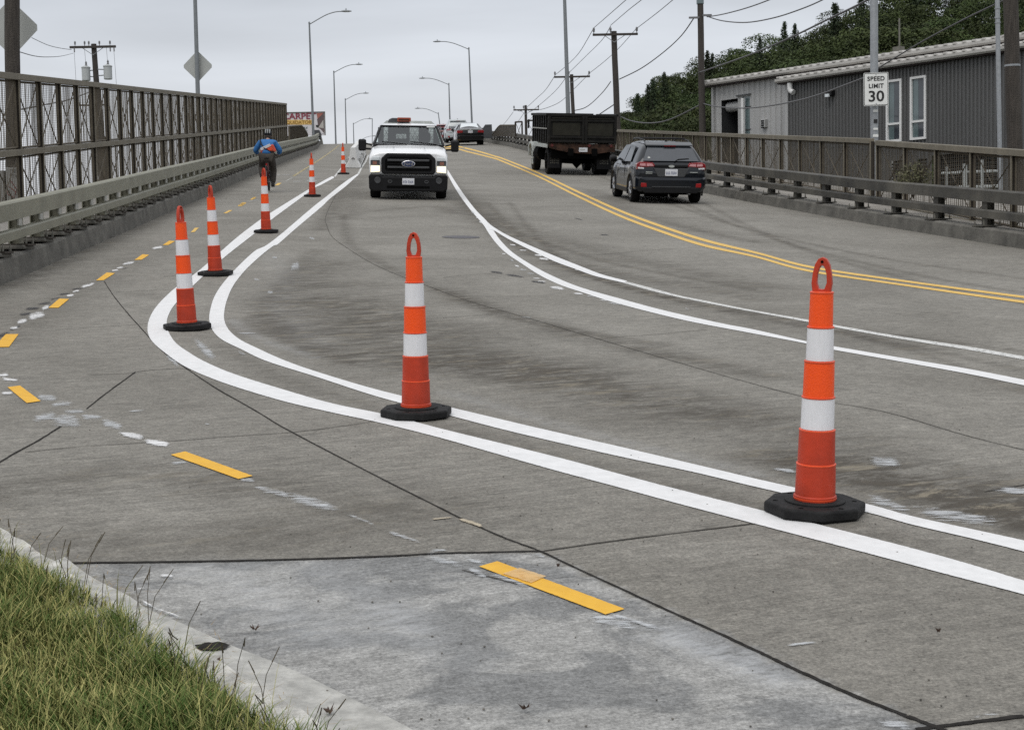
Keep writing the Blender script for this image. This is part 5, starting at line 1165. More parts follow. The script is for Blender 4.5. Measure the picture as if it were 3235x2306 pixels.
for dy, w, h, m in ((248, .105, .055, 'signw'), (288, .10, .045, 'signw'), (303, .12, .06, 'signw'), (317, .10, .06, 'signw'), (271, .085, .085, 'signk')):
    c = P(1945.5 * K, dy * K, 34.4) - sp.location; obj('sticker', MB().box(c + Vector((.0, -.10, 0)), (w, .012, h)), M_[m], sp)
def diamond(label, px, Y, dg):
    c = P(*px, Y); t = thing('warning_sign', label, 'road sign', loc=c); r = dg / 2; e = .05; q = MB(); pts = []
    for x, z in ((0, 1), (1, 0), (0, -1), (-1, 0)):
        for s in (-1, 1):
            pts.append((x * (r - e) + (z * s * e if True else 0), z * (r - e) - x * s * e * -1 * -1))
    pts = [((r - e) * x + e * s * z, (r - e) * z - e * s * x) for x, z in ((0, 1), (1, 0), (0, -1), (-1, 0)) for s in (-1, 1)]
    obj('sign_plate', q.extr(pts, -.003, .003), M_['signback'], t)
    obj('bracket', MB().box((0, -.02, r * .45), (.10, .03, .06)), M_['galv'], t); obj('bracket', MB().box((0, -.02, -r * .45), (.10, .03, .06)), M_['galv'], t)
    return t
diamond('plain grey back of a diamond sign on the tall grey street light', (440 * K, 148 * K), 52.15, 1.07)
diamond('grey back of a diamond sign half hidden by the wooden pole at left', (25 * K, 63 * K), 27.9, 1.06)
# speed limit sign
c = P(1949 * K, 199 * K, 34.15); sl = thing('speed_limit_sign', 'white speed limit 30 sign on the galvanised pole', 'road sign', loc=c)
def rrect(w, h, r, n=4):
    o = []
    for cx, cz, a0 in ((w / 2 - r, h / 2 - r, 0), (-w / 2 + r, h / 2 - r, 90), (-w / 2 + r, -h / 2 + r, 180), (w / 2 - r, -h / 2 + r, 270)):
        for k in range(n + 1):
            a = math.radians(a0 + 90 * k / n); o.append((cx + r * math.cos(a), cz + r * math.sin(a)))
    return o
SW, SH = .555, .745
obj('sign_plate', MB().extr(rrect(SW, SH, .03), 0, .004), M_['signw'], sl)
q = MB(); o1, o2 = rrect(SW - .02, SH - .02, .025), rrect(SW - .045, SH - .045, .018); n = len(o1)
q.v = [(x, -.002, z) for x, z in o1] + [(x, -.002, z) for x, z in o2]; q.f = [(k, (k + 1) % n, n + (k + 1) % n, n + k) for k in range(n)]
obj('border', q, M_['signk'], sl)
text('lettering', 'SPEED', .135, M_['signk'], sl, (0, -.003, .232), space=1.06, bold=.0035, sx=1.02); text('lettering', 'LIMIT', .135, M_['signk'], sl, (0, -.003, .068), space=1.06, bold=.0035); text('lettering', '30', .34, M_['signk'], sl, (0, -.003, -.17), bold=.006, sx=1.08)
for z in (.325, -.325): obj('bolt', MB().lathe([(.012, -.008), (.012, 0)], 8, (0, 0, z), 'Y'), M_['galv'], sl)
sl.rotation_euler = (0, math.radians(-.5), math.radians(-6))

# ------------------------------------------------------------------ utility poles
def utility_pole(label, top, base, Y, r0, r1, extra=6, arm=None, mname='woodfar', group='wooden utility poles'):
    a, b = pole_pts(top, base, Y, extra); t = thing('utility_pole', label, 'utility pole', group, loc=a); d = b - a; n = 7
    obj('pole', MB().tube([d * (i / n) + Vector((rnd.uniform(-.01, .01), 0, 0)) for i in range(n + 1)], [r0 + (r1 - r0) * i / n for i in range(n + 1)], 14), M_[mname], t, smooth=True)
    if arm:
        xl, xr_, drop = arm; h = d - Vector((0, 0, drop)); f = Vector((0, -r1 - .06, 0))
        obj('crossarm', MB().loft([[h + f + Vector((x, y, z)) for y, z in ((-.05, -.06), (.05, -.06), (.05, .06), (-.05, .06))] for x in (xl, xr_)]), M_[mname], t, bevel=.008)
        for s, x in ((-1, xl * .45), (1, xr_ * .45)):
            obj('arm_brace', MB().tube([h + f + Vector((x, 0, -.05)), h + f + Vector((0, 0, -.42))], .016, 4), M_['galv'], t)
    return t, d
def insulator(t, p, s=1.0):
    p = Vector(p); obj('insulator', MB().lathe([(.02 * s, 0), (.02 * s, .08 * s), (.06 * s, .09 * s), (.045 * s, .15 * s), (.06 * s, .17 * s), (.05 * s, .25 * s), (.02 * s, .28 * s)], 8, p), M_['porcelain'], t, smooth=True)
ZU = zoom((1700, 0), 2.278); ZV = zoom((1550, 200), 2.8475)
def zp(Z, x, y): return Z([(x, y)])[0]
def std_pole(label, top, base, Y, r, xl, xr_, drop):
    t, d = utility_pole(label, top, base, Y, r, r * .82, 6, (xl, xr_, drop)); h = d - Vector((0, r + .06, drop - .06))
    for x in (xl + .06, -.20, xr_ - .06): insulator(t, h + Vector((x, 0, .0)), 1.15)
    return t
std_pole('brown utility pole with a wide crossarm, right of the dump truck', zp(ZU, 545, 228), zp(ZU, 568, 835), 83, .19, -1.18, 1.30, .20)
std_pole('utility pole with crossarm directly behind the grey street light and dump truck', zp(ZU, 240, 538), zp(ZU, 252, 830), 105, .15, -1.22, 1.28, .18)
std_pole('farthest utility pole with crossarm, left of the dump truck', zp(ZV, 315, 380), zp(ZV, 318, 520), 136, .14, -1.12, 1.20, .42)
u0, d0 = utility_pole('tall brown utility pole with pale cap in front of the wooded hill', zp(ZU, 1166, 4), zp(ZU, 1182, 900), 65, .155, .13, 5)
obj('pole_cap', MB().lathe([(.16, -.16), (.16, .02), (.11, .06)], 14, d0), M_['paneteal'], u0, smooth=True)
for z in (2.35,): obj('bracket', MB().box(d0 - Vector((.28, .1, .75)), (.45, .07, .08)), M_['porcelain'], u0)
obj('bracket', MB().box(d0 - Vector((-.28, .1, .66)), (.4, .07, .08)), M_['porcelain'], u0)
u9, d9 = utility_pole('thick dark wooden utility pole at the right edge of the picture', (3183, -260), (3208, 500), 31, .165, .145, 3, None, 'wood')
obj('pole_band', MB().lathe([(.158, -.02), (.158, .02)], 14, d9 * .62), M_['galv'], u9)
cp = thing('conduit_pole', 'thin galvanised pole just left of the thick wooden pole', 'pole', loc=P(3160, 620, 30.4)); d = P(3149, -120, 30.4) - cp.location
obj('pole', MB().tube([d * (i / 5) for i in range(6)], .048, 10), M_['galv'], cp, smooth=True)
for f in (.74, .76, .80): obj('clamp', MB().tube([d * f, d * (f + .004)], .062, 10), M_['galv'], cp)
ul, dl = utility_pole('dark wooden utility pole at the left edge in front of the diamond sign', (36, -260), (39.5, 236), 27.4, .142, .132, 5, None, 'wood')
# pole with transformers
ut, dtp = utility_pole('utility pole with two grey transformers behind the tall left fence', (296, 140), (305, 262), 80, .20, .14, 9, (-1.22, 1.22, .18))
hh = dtp - Vector((0, .22, .12))
for x in (-.93, -.42, -.2, .36, .92): insulator(ut, hh + Vector((x, 0, .0)), .9)
for x in (-.98, .92, 1.12): obj('fuse', MB().tube([hh + Vector((x, 0, -.10)), hh + Vector((x + .02, -.05, -.32))], .035, 6), M_['porcelain'], ut)
for x, z in ((-.44, -1.57), (.72, -1.52)):
    k = obj('transformer', MB().lathe([(.20, -.36), (.22, -.34), (.22, .28), (.24, .30), (.24, .35), (.10, .42)], 18, dtp + Vector((x, -.1, z))), M_['tank'], ut, smooth=True)
    obj('bushing', MB().lathe([(.03, 0), (.07, .05), (.04, .12), (.06, .17), (.02, .26)], 8, dtp + Vector((x + .02, -.1, z + .40))), M_['porcelain'], k, smooth=True)
    obj('tank_bracket', MB().tube([dtp + Vector((x, -.05, z + .15)), dtp + Vector((0, -.05, z + .20))], .03, 5), M_['galv'], k); obj('tank_bracket', MB().tube([dtp + Vector((x, -.05, z - .12)), dtp + Vector((0, -.05, z - .16))], .03, 5), M_['galv'], k)
    obj('drop_wire', MB().tube([dtp + Vector((x, -.1, z + .65)), hh + Vector((x, 0, -.05))], .008, 4), M_['wire'], ut)
for x in (-.98, 1.12): obj('drop_wire', MB().tube([hh + Vector((x, -.02, -.32)), dtp + Vector((x * 1.02, -.02, -2.6))], .008, 4), M_['wire'], ut)
obj('riser_box', MB().tube([dtp + Vector((.02, -.02, -2.4)), dtp * .2], .27, 8), M_['woodfar'], ut)
ub, dbp = utility_pole('thin distant utility pole seen through the mesh of the tall left fence', (286, 322), (300, 600), 120, .22, .15, 8, (-1.2, 1.2, .3))
# wires: each hangs through points read from the photograph, at distances between its supports
def wire(label, pts, Y0, Y1, r=.016, group='overhead wires'):
    d = [0]
    for a, b in zip(pts[:-1], pts[1:]): d.append(d[-1] + math.hypot(b[0] - a[0], b[1] - a[1]))
    q = [P(x, y, 1 / (1 / Y0 + (1 / Y1 - 1 / Y0) * t / d[-1])) for (x, y), t in zip(pts, d)]
    tag(obj('overhead_wire', MB().tube(spl(q, 6), r, 4), M_['wire']), label, 'wire', group)
wire('overhead wire from the left end of the widest crossarm up out of the picture', ZU([(398, 206), (520, 100), (640, -5), (860, -200)]), 83, 50, .020)
wire('overhead wire from the middle of the widest crossarm up out of the picture', ZU([(523, 184), (650, 75), (752, -5), (985, -200)]), 83, 50, .020)
wire('overhead wire from the right end of the widest crossarm up out of the picture', ZU([(700, 214), (850, 100), (978, -5), (1240, -220)]), 83, 50, .020)
wire('overhead wire from the widest crossarm to the left end of the next crossarm', ZU([(396, 212), (300, 375), (210, 470), (122, 542)]), 83, 105, .020)
wire('overhead wire from the widest crossarm to the middle of the next crossarm', ZU([(522, 190), (460, 290), (340, 410), (230, 518)]), 83, 105, .020)
wire('overhead wire from the widest crossarm to the right end of the next crossarm', ZU([(700, 216), (580, 350), (470, 450), (360, 536)]), 83, 105, .020)
wire('overhead wire between the two farther crossarms, left ends', ZU([(122, 544), (60, 640), (0, 700), (-120, 800), (-262, 916 - 440)][:4]) + [zp(ZV, 205, 400)], 105, 136, .022)
wire('overhead wire between the two farther crossarms, middle', ZU([(228, 520), (130, 650), (0, 765), (-60, 805)]) + [zp(ZV, 320, 385)], 105, 136, .022)
wire('overhead wire between the two farther crossarms, right ends', ZU([(360, 540), (260, 640), (150, 740), (20, 790)]) + [zp(ZV, 427, 393)], 105, 136, .022)
for k, (x0, y0, x1, y1) in enumerate(((203, 440, 90, 580), (300, 450, 215, 560), (400, 450, 330, 530))):
    wire(['overhead wire running down from the farthest crossarm, leftmost', 'overhead wire running down from the farthest crossarm, middle one', 'overhead wire running down from the farthest crossarm, rightmost'][k], ZV([(x0, y0), ((x0 + x1) / 2, (y0 + y1) / 2 + 6), (x1, y1)]), 136, 165, .022)
wire('thick cable from the tall capped pole down to the pole right of the dump truck', ZU([(1120, 134), (1030, 260), (900, 380), (740, 495), (585, 572)]), 65, 83, .03)
wire('thick cable sagging down behind the dump truck to the second crossarm pole', ZU([(522, 590), (470, 660), (390, 740), (330, 780), (262, 797)]), 83, 105, .03)
wire('upper service wire from the tall capped pole to the right', ZU([(1215, 124), (1330, 105), (1500, 60), (1680, -5), (1900, -100)]), 65, 45, .022)
wire('sagging lower service wire from the tall capped pole to the right', ZU([(1215, 120), (1330, 153), (1500, 164), (1700, 130), (1900, 65), (2060, -5), (2250, -110)]), 65, 42, .022)
wire('thick cable rising from the tall capped pole across the wooded hill', ZU([(1160, 524), (1500, 405), (1800, 280), (2100, 135), (2278, 50), (2450, -40)]), 65, 36, .03)
wire('thin guy cable from the pole right of the dump truck', ZU([(560, 745), (500, 785), (430, 832)]), 83, 90, .035)
wire('low cable hanging between the two brown poles in front of the hill', ZU([(590, 838), (660, 868), (760, 886), (880, 880), (1000, 840), (1180, 748)]), 83, 65, .03)
wire('low cable from the tall capped pole past the grey building to the speed sign', ZU([(1185, 746), (1280, 768), (1450, 780), (1600, 772), (1800, 740), (2000, 690), (2278, 588), (2400, 540)]), 65, 36, .022)
wire('dark cable crossing the roof of the grey building', [(2760, 225), (2900, 140), (3040, 65), (3150, 12), (3300, -60)], 36, 30, .018)
wire('faint wire from the diamond sign to the transformer crossarm', [(100, 120), (150, 143), (190, 153), (226, 158)], 60, 80, .014)
wire('faint lower wire from the left pole to the transformer crossarm', [(62, 165), (110, 178), (150, 181), (195, 178), (232, 169)], 30, 80, .010)
wire('wire seen through the tall left fence', [(62, 347), (150, 330), (220, 315), (300, 285)], 60, 90, .03)

# ------------------------------------------------------------------ billboard beyond the left fence
ZB = zoom((880, 330), 7.06); YB = 165.0
def bb(x, y): a, b = zp(ZB, x, y); return P(a, b, YB)
c0 = bb(1025, 170); c1 = bb(1025, 690); WB = 5.4; HB = (c0 - c1).length
t = thing('billboard', 'billboard with maroon and yellow lettering beyond the tall left fence', 'billboard', loc=c0 - Vector((WB, 0, HB)))
obj('board', MB().box((WB / 2, .15, HB / 2), (WB, .3, HB)), M_['bb_white'], t)
obj('board_trim', MB().box((WB / 2, .1, HB), (WB + .06, .4, .07)).box((WB, .1, HB / 2), (.06, .4, HB)), M_['tarn'], t)['kind'] = 'stuff'
def bl(x, y): v = bb(x, y) - t.location; return v
def panel(nm, m, pts, d):
    d *= .4
    obj(nm, MB().extr([(bl(x, y).x, bl(x, y).z) for x, y in pts], -d - .02, -d), m, t)
panel('yellow_band', M_['bb_yel'], [(-300, 350), (770, 350), (770, 455), (-300, 460)], .01)
panel('picture', M_['bb_pic'], [(860, 330), (1010, 200), (1022, 640), (960, 640), (880, 480)], .02)
panel('picture_part', M_['bb_pic2'], [(850, 200), (1010, 190), (870, 330)], .04)
panel('picture_part', M_['bb_pic3'], [(890, 520), (1000, 345), (1010, 540)], .05)
panel('picture_part', M_['signk'], [(830, 465), (900, 465), (890, 520), (840, 510)], .06)
panel('picture_part', M_['bb_white'], [(900, 540), (940, 560), (1020, 650), (960, 660)], .05)
def btxt(tx, size, m, x, y, sx=1.0, bold=.03):
    v = bl(x, y); text('lettering', tx, size, m, t, (v.x, -.04, v.z), ext=.004, bold=bold, sx=sx)
btxt('CARPET', .92, M_['bb_red'], 462, 275, 1.12, .022)
btxt('LIQUIDATOR', .50, M_['bb_brn'], 415, 408, 1.06, .012)
btxt('WHY PAY', .34, M_['bb_grn'], 470, 535, 1.2, .008)
btxt('LY', .40, M_['bb_grn'], 595, 618, 1.1, .008)
for x in (1.2, 4.2): obj('leg', MB().tube([(x, .5, -8), (x, .5, 1)], .3, 8), M_['tarn'], t)
# something dark, low and boxy in front of it, and a far mast
c = P(*zp(ZB, 845, 640), 118); tag(obj('dark_box', MB().extr([(c.x - .28, c.z - .5), (c.x - .28, c.z + .24), (c.x + .20, c.z + .24), (c.x + .34, c.z - .05), (c.x + .34, c.z - .5)], c.y, c.y + .5), M_['trim'], bevel=.03), 'dark box behind the left guardrail under the billboard', 'box')
for k, x in enumerate((265, 368)):
    c = P(*zp(ZB, x, 830), 112); tag(obj('concrete_block', MB().box(c, (.28, .25, .19)), M_['barrier'], bevel=.02), ['white block beyond the left guardrail, nearer the tall fence', 'white block beyond the left guardrail, farther from the tall fence'][k], 'block', 'white blocks beyond the guardrail')
a, b = pole_pts((1176, 375), (1176, 440), 260, 8); tag(obj('mast', MB().tube([a, b], .075, 6), M_['galv']), 'thin distant mast left of the white pickup roof', 'mast')

# ------------------------------------------------------------------ white barriers beside the pickup
def barrier_proto():
    t = thing('barrier', 'x', 'barrier', 'white barriers in a row beside the pickup')
    pr_ = [(-.30, 0), (.30, 0), (.30, .07), (.17, .28), (.09, .80), (-.09, .80), (-.17, .28), (-.30, .07)]
    o = obj('body', MB().loft([[Vector((x, y, z)) for x, z in pr_] for y in (-1.45, 1.45)]), M_['barrier'], t, bevel=.02)
    for s in (-1, 1):
        obj('foot_slot', MB().box((s * .27, .6, .03), (.08, .4, .062)), M_['dark'], t); obj('foot_slot', MB().box((s * .27, -.6, .03), (.08, .4, .062)), M_['dark'], t)
    for i in range(5):
        for s in (-1, 1): obj('rib', MB().loft([[Vector((s * (.305 + e), y + dy, z)) for dy, z in ((-.05, .06), (.05, .06), (.05, .34), (-.05, .34))] for e in (-.12, .0)]), M_['barrier'], t) if i % 2 else None
    obj('end_loop', MB().tube([(-.05, -1.46, .35), (0, -1.54, .40), (.05, -1.46, .35)], .018, 5), M_['rust'], t)
    return t
b0 = barrier_proto(); a0 = G(*zp(Z4, 612, 950)); a1 = G(*zp(Z4, 700, 790)); dvec = (a1 - a0); dvec.z = 0; dvec.normalize()
a0 = a0 + dvec * .6
b0['label'] = 'nearest white barrier in the row, its end face toward the viewer'
for k in range(7):
    p = a0 + dvec * (1.45 + k * 3.02); o = b0 if k == 0 else dup(b0, ['second', 'third', 'fourth', 'fifth', 'sixth', 'last and farthest'][k - 1] + ' white barrier in the row going up the bridge beside the pickup')
    o.matrix_world = on_road(p.x, p.y, dvec, 1.0, 0, .006)

# ------------------------------------------------------------------ grey metal building on the right
O_ = P(2904, 600, 55); UX = Vector((.559, -.829, 0)); NX = Vector((.829, .559, 0))     # along the front to the viewer's right; into the building
MBLD = Matrix((UX, NX, (0, 0, 1))).transposed().to_4x4(); MBLD.translation = Vector((O_.x, O_.y, 0))
IB = MBLD.inverted()
def FB(px, py, off=0.0):
    """(u, z) on the front plane of the building, set back by off, seen at that pixel"""
    a = IB @ Vector((0, 0, CZ)); b = IB @ P(px, py, 10); d = b - a; t = (off - a.y) / d.y; q = a + d * t
    return q.x, q.z
bt = thing('metal_building', 'long grey corrugated metal building with two tall white framed windows on the right', 'building', M=MBLD)
Z20 = zoom((2240, 180), 4.746); Z27 = zoom((2700, 180), 5.8); Z2L = zoom((2700, 400), 4.06); Z30 = zoom((3000, 0), 3.247)
def fb(Z, x, y, off=0.0): return FB(*zp(Z, x, y), off)
ZBOT = -1.2
def siding(name, u0, u1, ztop, y, m, pitch=.20, rib=.06, holes=(), parent=bt, label=None, z0=ZBOT):
    """ribbed sheet with real ribs; holes = (u0,u1,z0,z1) left open; ztop(u)"""
    q = MB(); us = []; u = u0
    while u < u1 - 1e-6:
        for f, dep in ((0, 0), (.45, 0), (.58, rib), (.87, rib)):
            if u + f * pitch < u1: us.append((u + f * pitch, y - dep))
        u += pitch
    us.append((u1, y))
    for (a, ya), (b, yb) in zip(us[:-1], us[1:]):
        mid = (a + b) / 2; spans = [(z0, ztop(mid))]
        for h in holes:
            if h[0] < mid < h[1]:
                spans = [s for lo, hi in spans for s in ((lo, min(hi, h[2])), (max(lo, h[3]), hi)) if s[1] - s[0] > .01]
        for lo, hi in spans: q.add([(a, ya, lo), (b, yb, lo), (b, yb, hi), (a, ya, hi)], [(0, 1, 2, 3)])
    o = obj(name, q, m, parent, flip=False)
    if label: o['label'] = label
    return o
uL, zL = fb(Z20, 75, 470, .8); uM, _ = fb(Z20, 1165, 500); uR = 13.0
r0, r1 = fb(Z20, 0, 400, .8), fb(Z30, 470, 420, .8)           # edge of the upper roof
l0, l1 = fb(Z20, 1090, 350), fb(Z30, 470, 505)                # edge of the lower roof
def lin(a, b): return lambda u: a[1] + (b[1] - a[1]) * (u - a[0]) / (b[0] - a[0])
zu, zl = lin(r0, r1), lin(l0, l1)
d0, d1 = fb(Z20, 175, 650, .8), fb(Z20, 440, 612, .8)
g0, g1 = fb(Z20, 497, 602, .8), fb(Z20, 628, 590, .8)
door = (d0[0], d1[0], ZBOT, d0[1] - .03); gl_ = (g0[0], g1[0], ZBOT, g0[1])
siding('light_siding', uL, uM + .2, lambda u: zu(u) - .16, .8, M_['sidel'], .32, .05, [door, gl_])
w1 = [fb(Z27, 600, 440), fb(Z27, 885, 1235)]; w2 = [fb(Z27, 1040, 378), fb(Z27, 1332, 1525)]
W2 = (w2[0][0], fb(Z27, 1332, 345)[0], fb(Z27, 1060, 1530)[1], w2[0][1]); W1 = (W2[0] - 2.08, W2[0] - 2.08 + (W2[1] - W2[0]), W2[2], W2[3])
W1 = (fb(Z27, 600, 440)[0], fb(Z27, 883, 405)[0], W2[2], W2[3])
lv = []
for x0, y0, x1, y1 in ((475, 445, 630, 800), (805, 420, 942, 668)): a, b = fb(Z2L, x0, y0), fb(Z2L, x1, y1); lv.append((a[0], b[0], b[1], a[1]))
a, b = fb(Z2L, 1000, 372), fb(Z2L, 1862, 930); big = (a[0], b[0], ZBOT, a[1])
siding('dark_siding', uM, uR, lambda u: zl(u) - .14, 0, M_['sided'], .168, .05, [W1, W2, big] + lv)
obj('corner_trim', MB().box((uM + .03, -.045, (zl(uM) + ZBOT) / 2 - .1), (.16, .03, zl(uM) - ZBOT - .2)), M_['sidel'], bt); obj('corner_trim', MB().box((uL - .02, .76, (zu(uL) + ZBOT) / 2 - .1), (.14, .10, zu(uL) - ZBOT - .2)), M_['sidel'], bt)
obj('end_wall', MB().box((uL - .03, 6.8, (zu(uL) + ZBOT) / 2), (.05, 12, zu(uL) - ZBOT - .1)), M_['sidel'], bt)
def roof(name, u0, u1, zf, y0, y1, rise, over):
    q = MB(); n = int((u1 - u0) / .07); cols = []
    for i in range(n + 1):
        u = u0 + (u1 - u0) * i / n; ph = ((u - u0) % .42) / .42; h = .11 if ph < .34 else .11 - .085 * min(1, (ph - .34) / .2)
        cols.append([(u, y0 - over, zf(u) + h), (u, y1, zf(u) + h + rise)])
    q.strip([c[0] for c in cols], [c[1] for c in cols]).strip([(c[0][0], c[0][1], c[0][2] - .07) for c in cols], [c[0] for c in cols])
    o = obj(name, q, M_['roofm'], bt, flip=False)
    g = MB().loft([[Vector((u, y0 - over + dy, zf(u) + dz)) for dy, dz in ((.02, .0), (-.10, -.0), (-.10, -.09), (-.05, -.15), (.02, -.15))] for u in (u0, u1)])
    obj('gutter', g, M_['roofm'], bt)
    obj('soffit', MB().loft([[Vector((u, y, zf(u) + dz)) for y, dz in ((y0 - over + .03, -.13), (y0 + .1, -.13), (y0 + .1, -.20), (y0 - over + .03, -.20))] for u in (u0, u1)]), M_['fascia'], bt)
    return o
roof('upper_roof', uL - .25, uR, zu, .8, 9.0, .9, .35); roof('lower_roof', l0[0], uR, zl, 0, .8, .10, .30)
q = MB()
uu = uM
obj('clerestory_wall', MB().loft([[Vector((u, .82, zl(u))), Vector((u, .84, zl(u))), Vector((u, .84, zu(u) - .1)), Vector((u, .82, zu(u) - .1))] for u in (uM + .2, uR)]), M_['fascia'], bt)
def window(nm, W, rails, pm='pane', fr=.085, y=-.045, post=()):
    u0, u1, z0, z1 = W; q = MB()
    q.box(((u0 + u1) / 2, y, z1 - fr / 2), (u1 - u0, .10, fr)).box(((u0 + u1) / 2, y, z0 + fr / 2), (u1 - u0, .10, fr)).box((u0 + fr / 2, y, (z0 + z1) / 2), (fr, .10, z1 - z0 - 2 * fr)).box((u1 - fr / 2, y, (z0 + z1) / 2), (fr, .10, z1 - z0 - 2 * fr))
    for r in rails: q.box(((u0 + u1) / 2, y, r), (u1 - u0 - 2 * fr, .09, fr * .9))
    f = obj(nm, q, M_['wframe'], bt)
    zs = [z0] + list(rails) + [z1]
    for a, b in zip(zs[:-1], zs[1:]):
        obj('pane', MB().box(((u0 + u1) / 2, y + .03, (a + b) / 2), (u1 - u0 - fr, .01, b - a - .01)), M_[pm], f)
    obj('blind', MB().box((u0 + (u1 - u0) * .30, y + .022, (z0 + z1) / 2), ((u1 - u0) * .34, .004, z1 - z0 - 2 * fr - .02)), M_['paneteal'], f)
    return f
rail_z = fb(Z27, 1065, 1195)[1]
window('window', W1, [rail_z]); window('window', W2, [rail_z])
for h in lv:
    n = int((h[3] - h[2]) / .11); f = obj('louvre_frame', MB().box(((h[0] + h[1]) / 2, .14, (h[2] + h[3]) / 2), (h[1] - h[0] + .06, .02, h[3] - h[2] + .06)), M_['dark'], bt)
    for i in range(n): obj('slat', MB().box(((h[0] + h[1]) / 2, .02, h[2] + .055 + i * .11), (h[1] - h[0], .07, .05), Matrix.Rotation(.6, 3, 'X')), M_['louvre'], f)
f = obj('service_door', MB().box(((big[0] + big[1]) / 2, .30, (big[2] + big[3]) / 2), (big[1] - big[0] + .1, .02, big[3] - big[2] + .1)), M_['dark'], bt)
zz = big[3] - .10
while zz > 1.2: obj('slat', MB().box(((big[0] + big[1]) / 2, .24, zz), (big[1] - big[0], .08, .075), Matrix.Rotation(.5, 3, 'X')), M_['louvre'], f); zz -= .15
# grey bar gate in front of it
for x0, y0, x1, y1, th in ((1120, 600, 1310, 596, .09), (1310, 592, 1860, 572, .11), (1200, 788, 1860, 768, .13)):
    a, b = fb(Z2L, x0, y0, -.3), fb(Z2L, x1, y1, -.3); obj('gate_bar', MB().tube([(a[0], -.3, a[1]), (b[0], -.3, b[1])], th / 2, 6), M_['bars'], bt)
for x, y0, y1, th in ((1190, 520, 870, .07), (1415, 480, 900, .14), (1436, 480, 900, .10), (1645, 430, 930, .10)):
    a, b = fb(Z2L, x, y0, -.3), fb(Z2L, x + 8, y1, -.3); obj('gate_bar', MB().tube([(a[0], -.34, a[1]), (b[0], -.34, b[1] - 3)], th / 2, 6), M_['bars'], bt)
# open doorway with rolled shutter, white post, teal glazing
obj('doorway', MB().add([(door[0], .8, ZBOT), (door[0], .8, door[3]), (door[0], 4, door[3]), (door[0], 4, ZBOT), (door[1], .8, ZBOT), (door[1], .8, door[3]), (door[1], 4, door[3]), (door[1], 4, ZBOT)], [(0, 1, 2, 3), (4, 7, 6, 5), (3, 2, 6, 7), (1, 5, 6, 2)]), M_['inside'], bt, flip=False)
obj('rolled_shutter', MB().lathe([(.22, door[0] + .15), (.22, door[1])], 14, (0, 1.15, door[3] - .28), 'X'), M_['sidel'], bt, smooth=True)
siding('inner_wall', door[0] + .1, door[1], lambda u: door[3] - .1, 3.6, M_['sidel'], .3, .06)
a = fb(Z20, 487, 620, .6); obj('white_post', MB().box((a[0], .68, (a[1] + ZBOT) / 2), (.13, .1, a[1] - ZBOT)), M_['wframe'], bt)
gf = obj('glazing', MB().box(((gl_[0] + gl_[1]) / 2, .83, (gl_[3] + ZBOT) / 2), (gl_[1] - gl_[0], .02, gl_[3] - ZBOT)), M_['paneteal'], bt)
for k in range(4): obj('glazing_bar', MB().box(((gl_[0] + gl_[1]) / 2, .80, gl_[3] - .45 - k * .95), (gl_[1] - gl_[0], .04, .04)), M_['trim'], gf)
obj('door_rail', MB().box(((d1[0] + gl_[1]) / 2, .72, gl_[3] + .06), (gl_[1] - d1[0] + .1, .06, .05)), M_['trim'], bt)
a, b = fb(Z20, 815, 940, .8), fb(Z20, 878, 1062, .8)
obj('wall_vent', MB().box(((a[0] + b[0]) / 2, .72, (a[1] + b[1]) / 2), (b[0] - a[0], .16, a[1] - b[1])), M_['sidel'], bt, bevel=.02)
for k in range(4): obj('vent_slat', MB().box(((a[0] + b[0]) / 2, .63, a[1] - .08 - k * (a[1] - b[1]) / 4), (b[0] - a[0] - .1, .03, .05)), M_['dark'], bt)
pt = [fb(Z20, x, y, -.2) for x, y in ((1213, 395), (1212, 470), (1222, 510), (1265, 535))]
obj('downspout', MB().tube([(u, -.2, z) for u, z in pt], .11, 10), M_['wframe'], bt, smooth=True)
a = fb(Z20, 1832, 570, -.1); lw = obj('wall_lamp', MB().box((a[0], -.14, a[1] + .06), (.30, .22, .22)), M_['blackp'], bt, bevel=.02); obj('lamp_lens', MB().box((a[0] - .05, -.26, a[1] - .03), (.20, .08, .12)), M_['clear'], lw)
a = fb(zoom((2200, 0), 2.03), 1303, 330, 3); b_ = fb(zoom((2200, 0), 2.03), 1301, 120, 3)
obj('antenna', MB().tube([(a[0], 3, a[1] - .5), (b_[0], 3, b_[1])], .035, 6).box((a[0] - .05, 3, a[1]), (.35, .3, .35)), M_['tarn'], bt)
# shrub by the low fence, cabinet with graffiti behind the tall fence
def leaf_cloud(name, pts, nrm, size, m, parent, tone):
    """many small leaf faces; pts, nrm, size and tone are arrays"""
    k = len(pts); r = nr.normal(size=(k, 3)) * .75 + nrm; r /= np.linalg.norm(r, axis=1)[:, None]
    a = np.cross(r, nr.normal(size=(k, 3))); a /= np.linalg.norm(a, axis=1)[:, None]; b = np.cross(r, a)
    s = size[:, None]; v = np.stack([pts - a * s * .9, pts + b * s * .38, pts + a * s * .9, pts - b * s * .38], 1).reshape(-1, 3)
    me = bpy.data.meshes.new(name); me.vertices.add(4 * k); me.vertices.foreach_set('co', v.ravel()); me.loops.add(4 * k); me.loops.foreach_set('vertex_index', np.arange(4 * k)); me.polygons.add(k)
    me.polygons.foreach_set('loop_start', np.arange(0, 4 * k, 4)); me.update()
    at = me.attributes.new('tone', 'FLOAT', 'POINT'); at.data.foreach_set('value', np.repeat(tone, 4).astype(np.float32))
    return link(name, me, m, parent)
M_['shrub'] = leafmat('shrub_leaf', (.09, .10, .05), (.22, .22, .13))
c = P(2885, 612, 28.6); sh = thing('shrub', 'scruffy grey green shrub against the low fence at right', 'shrub', loc=c)
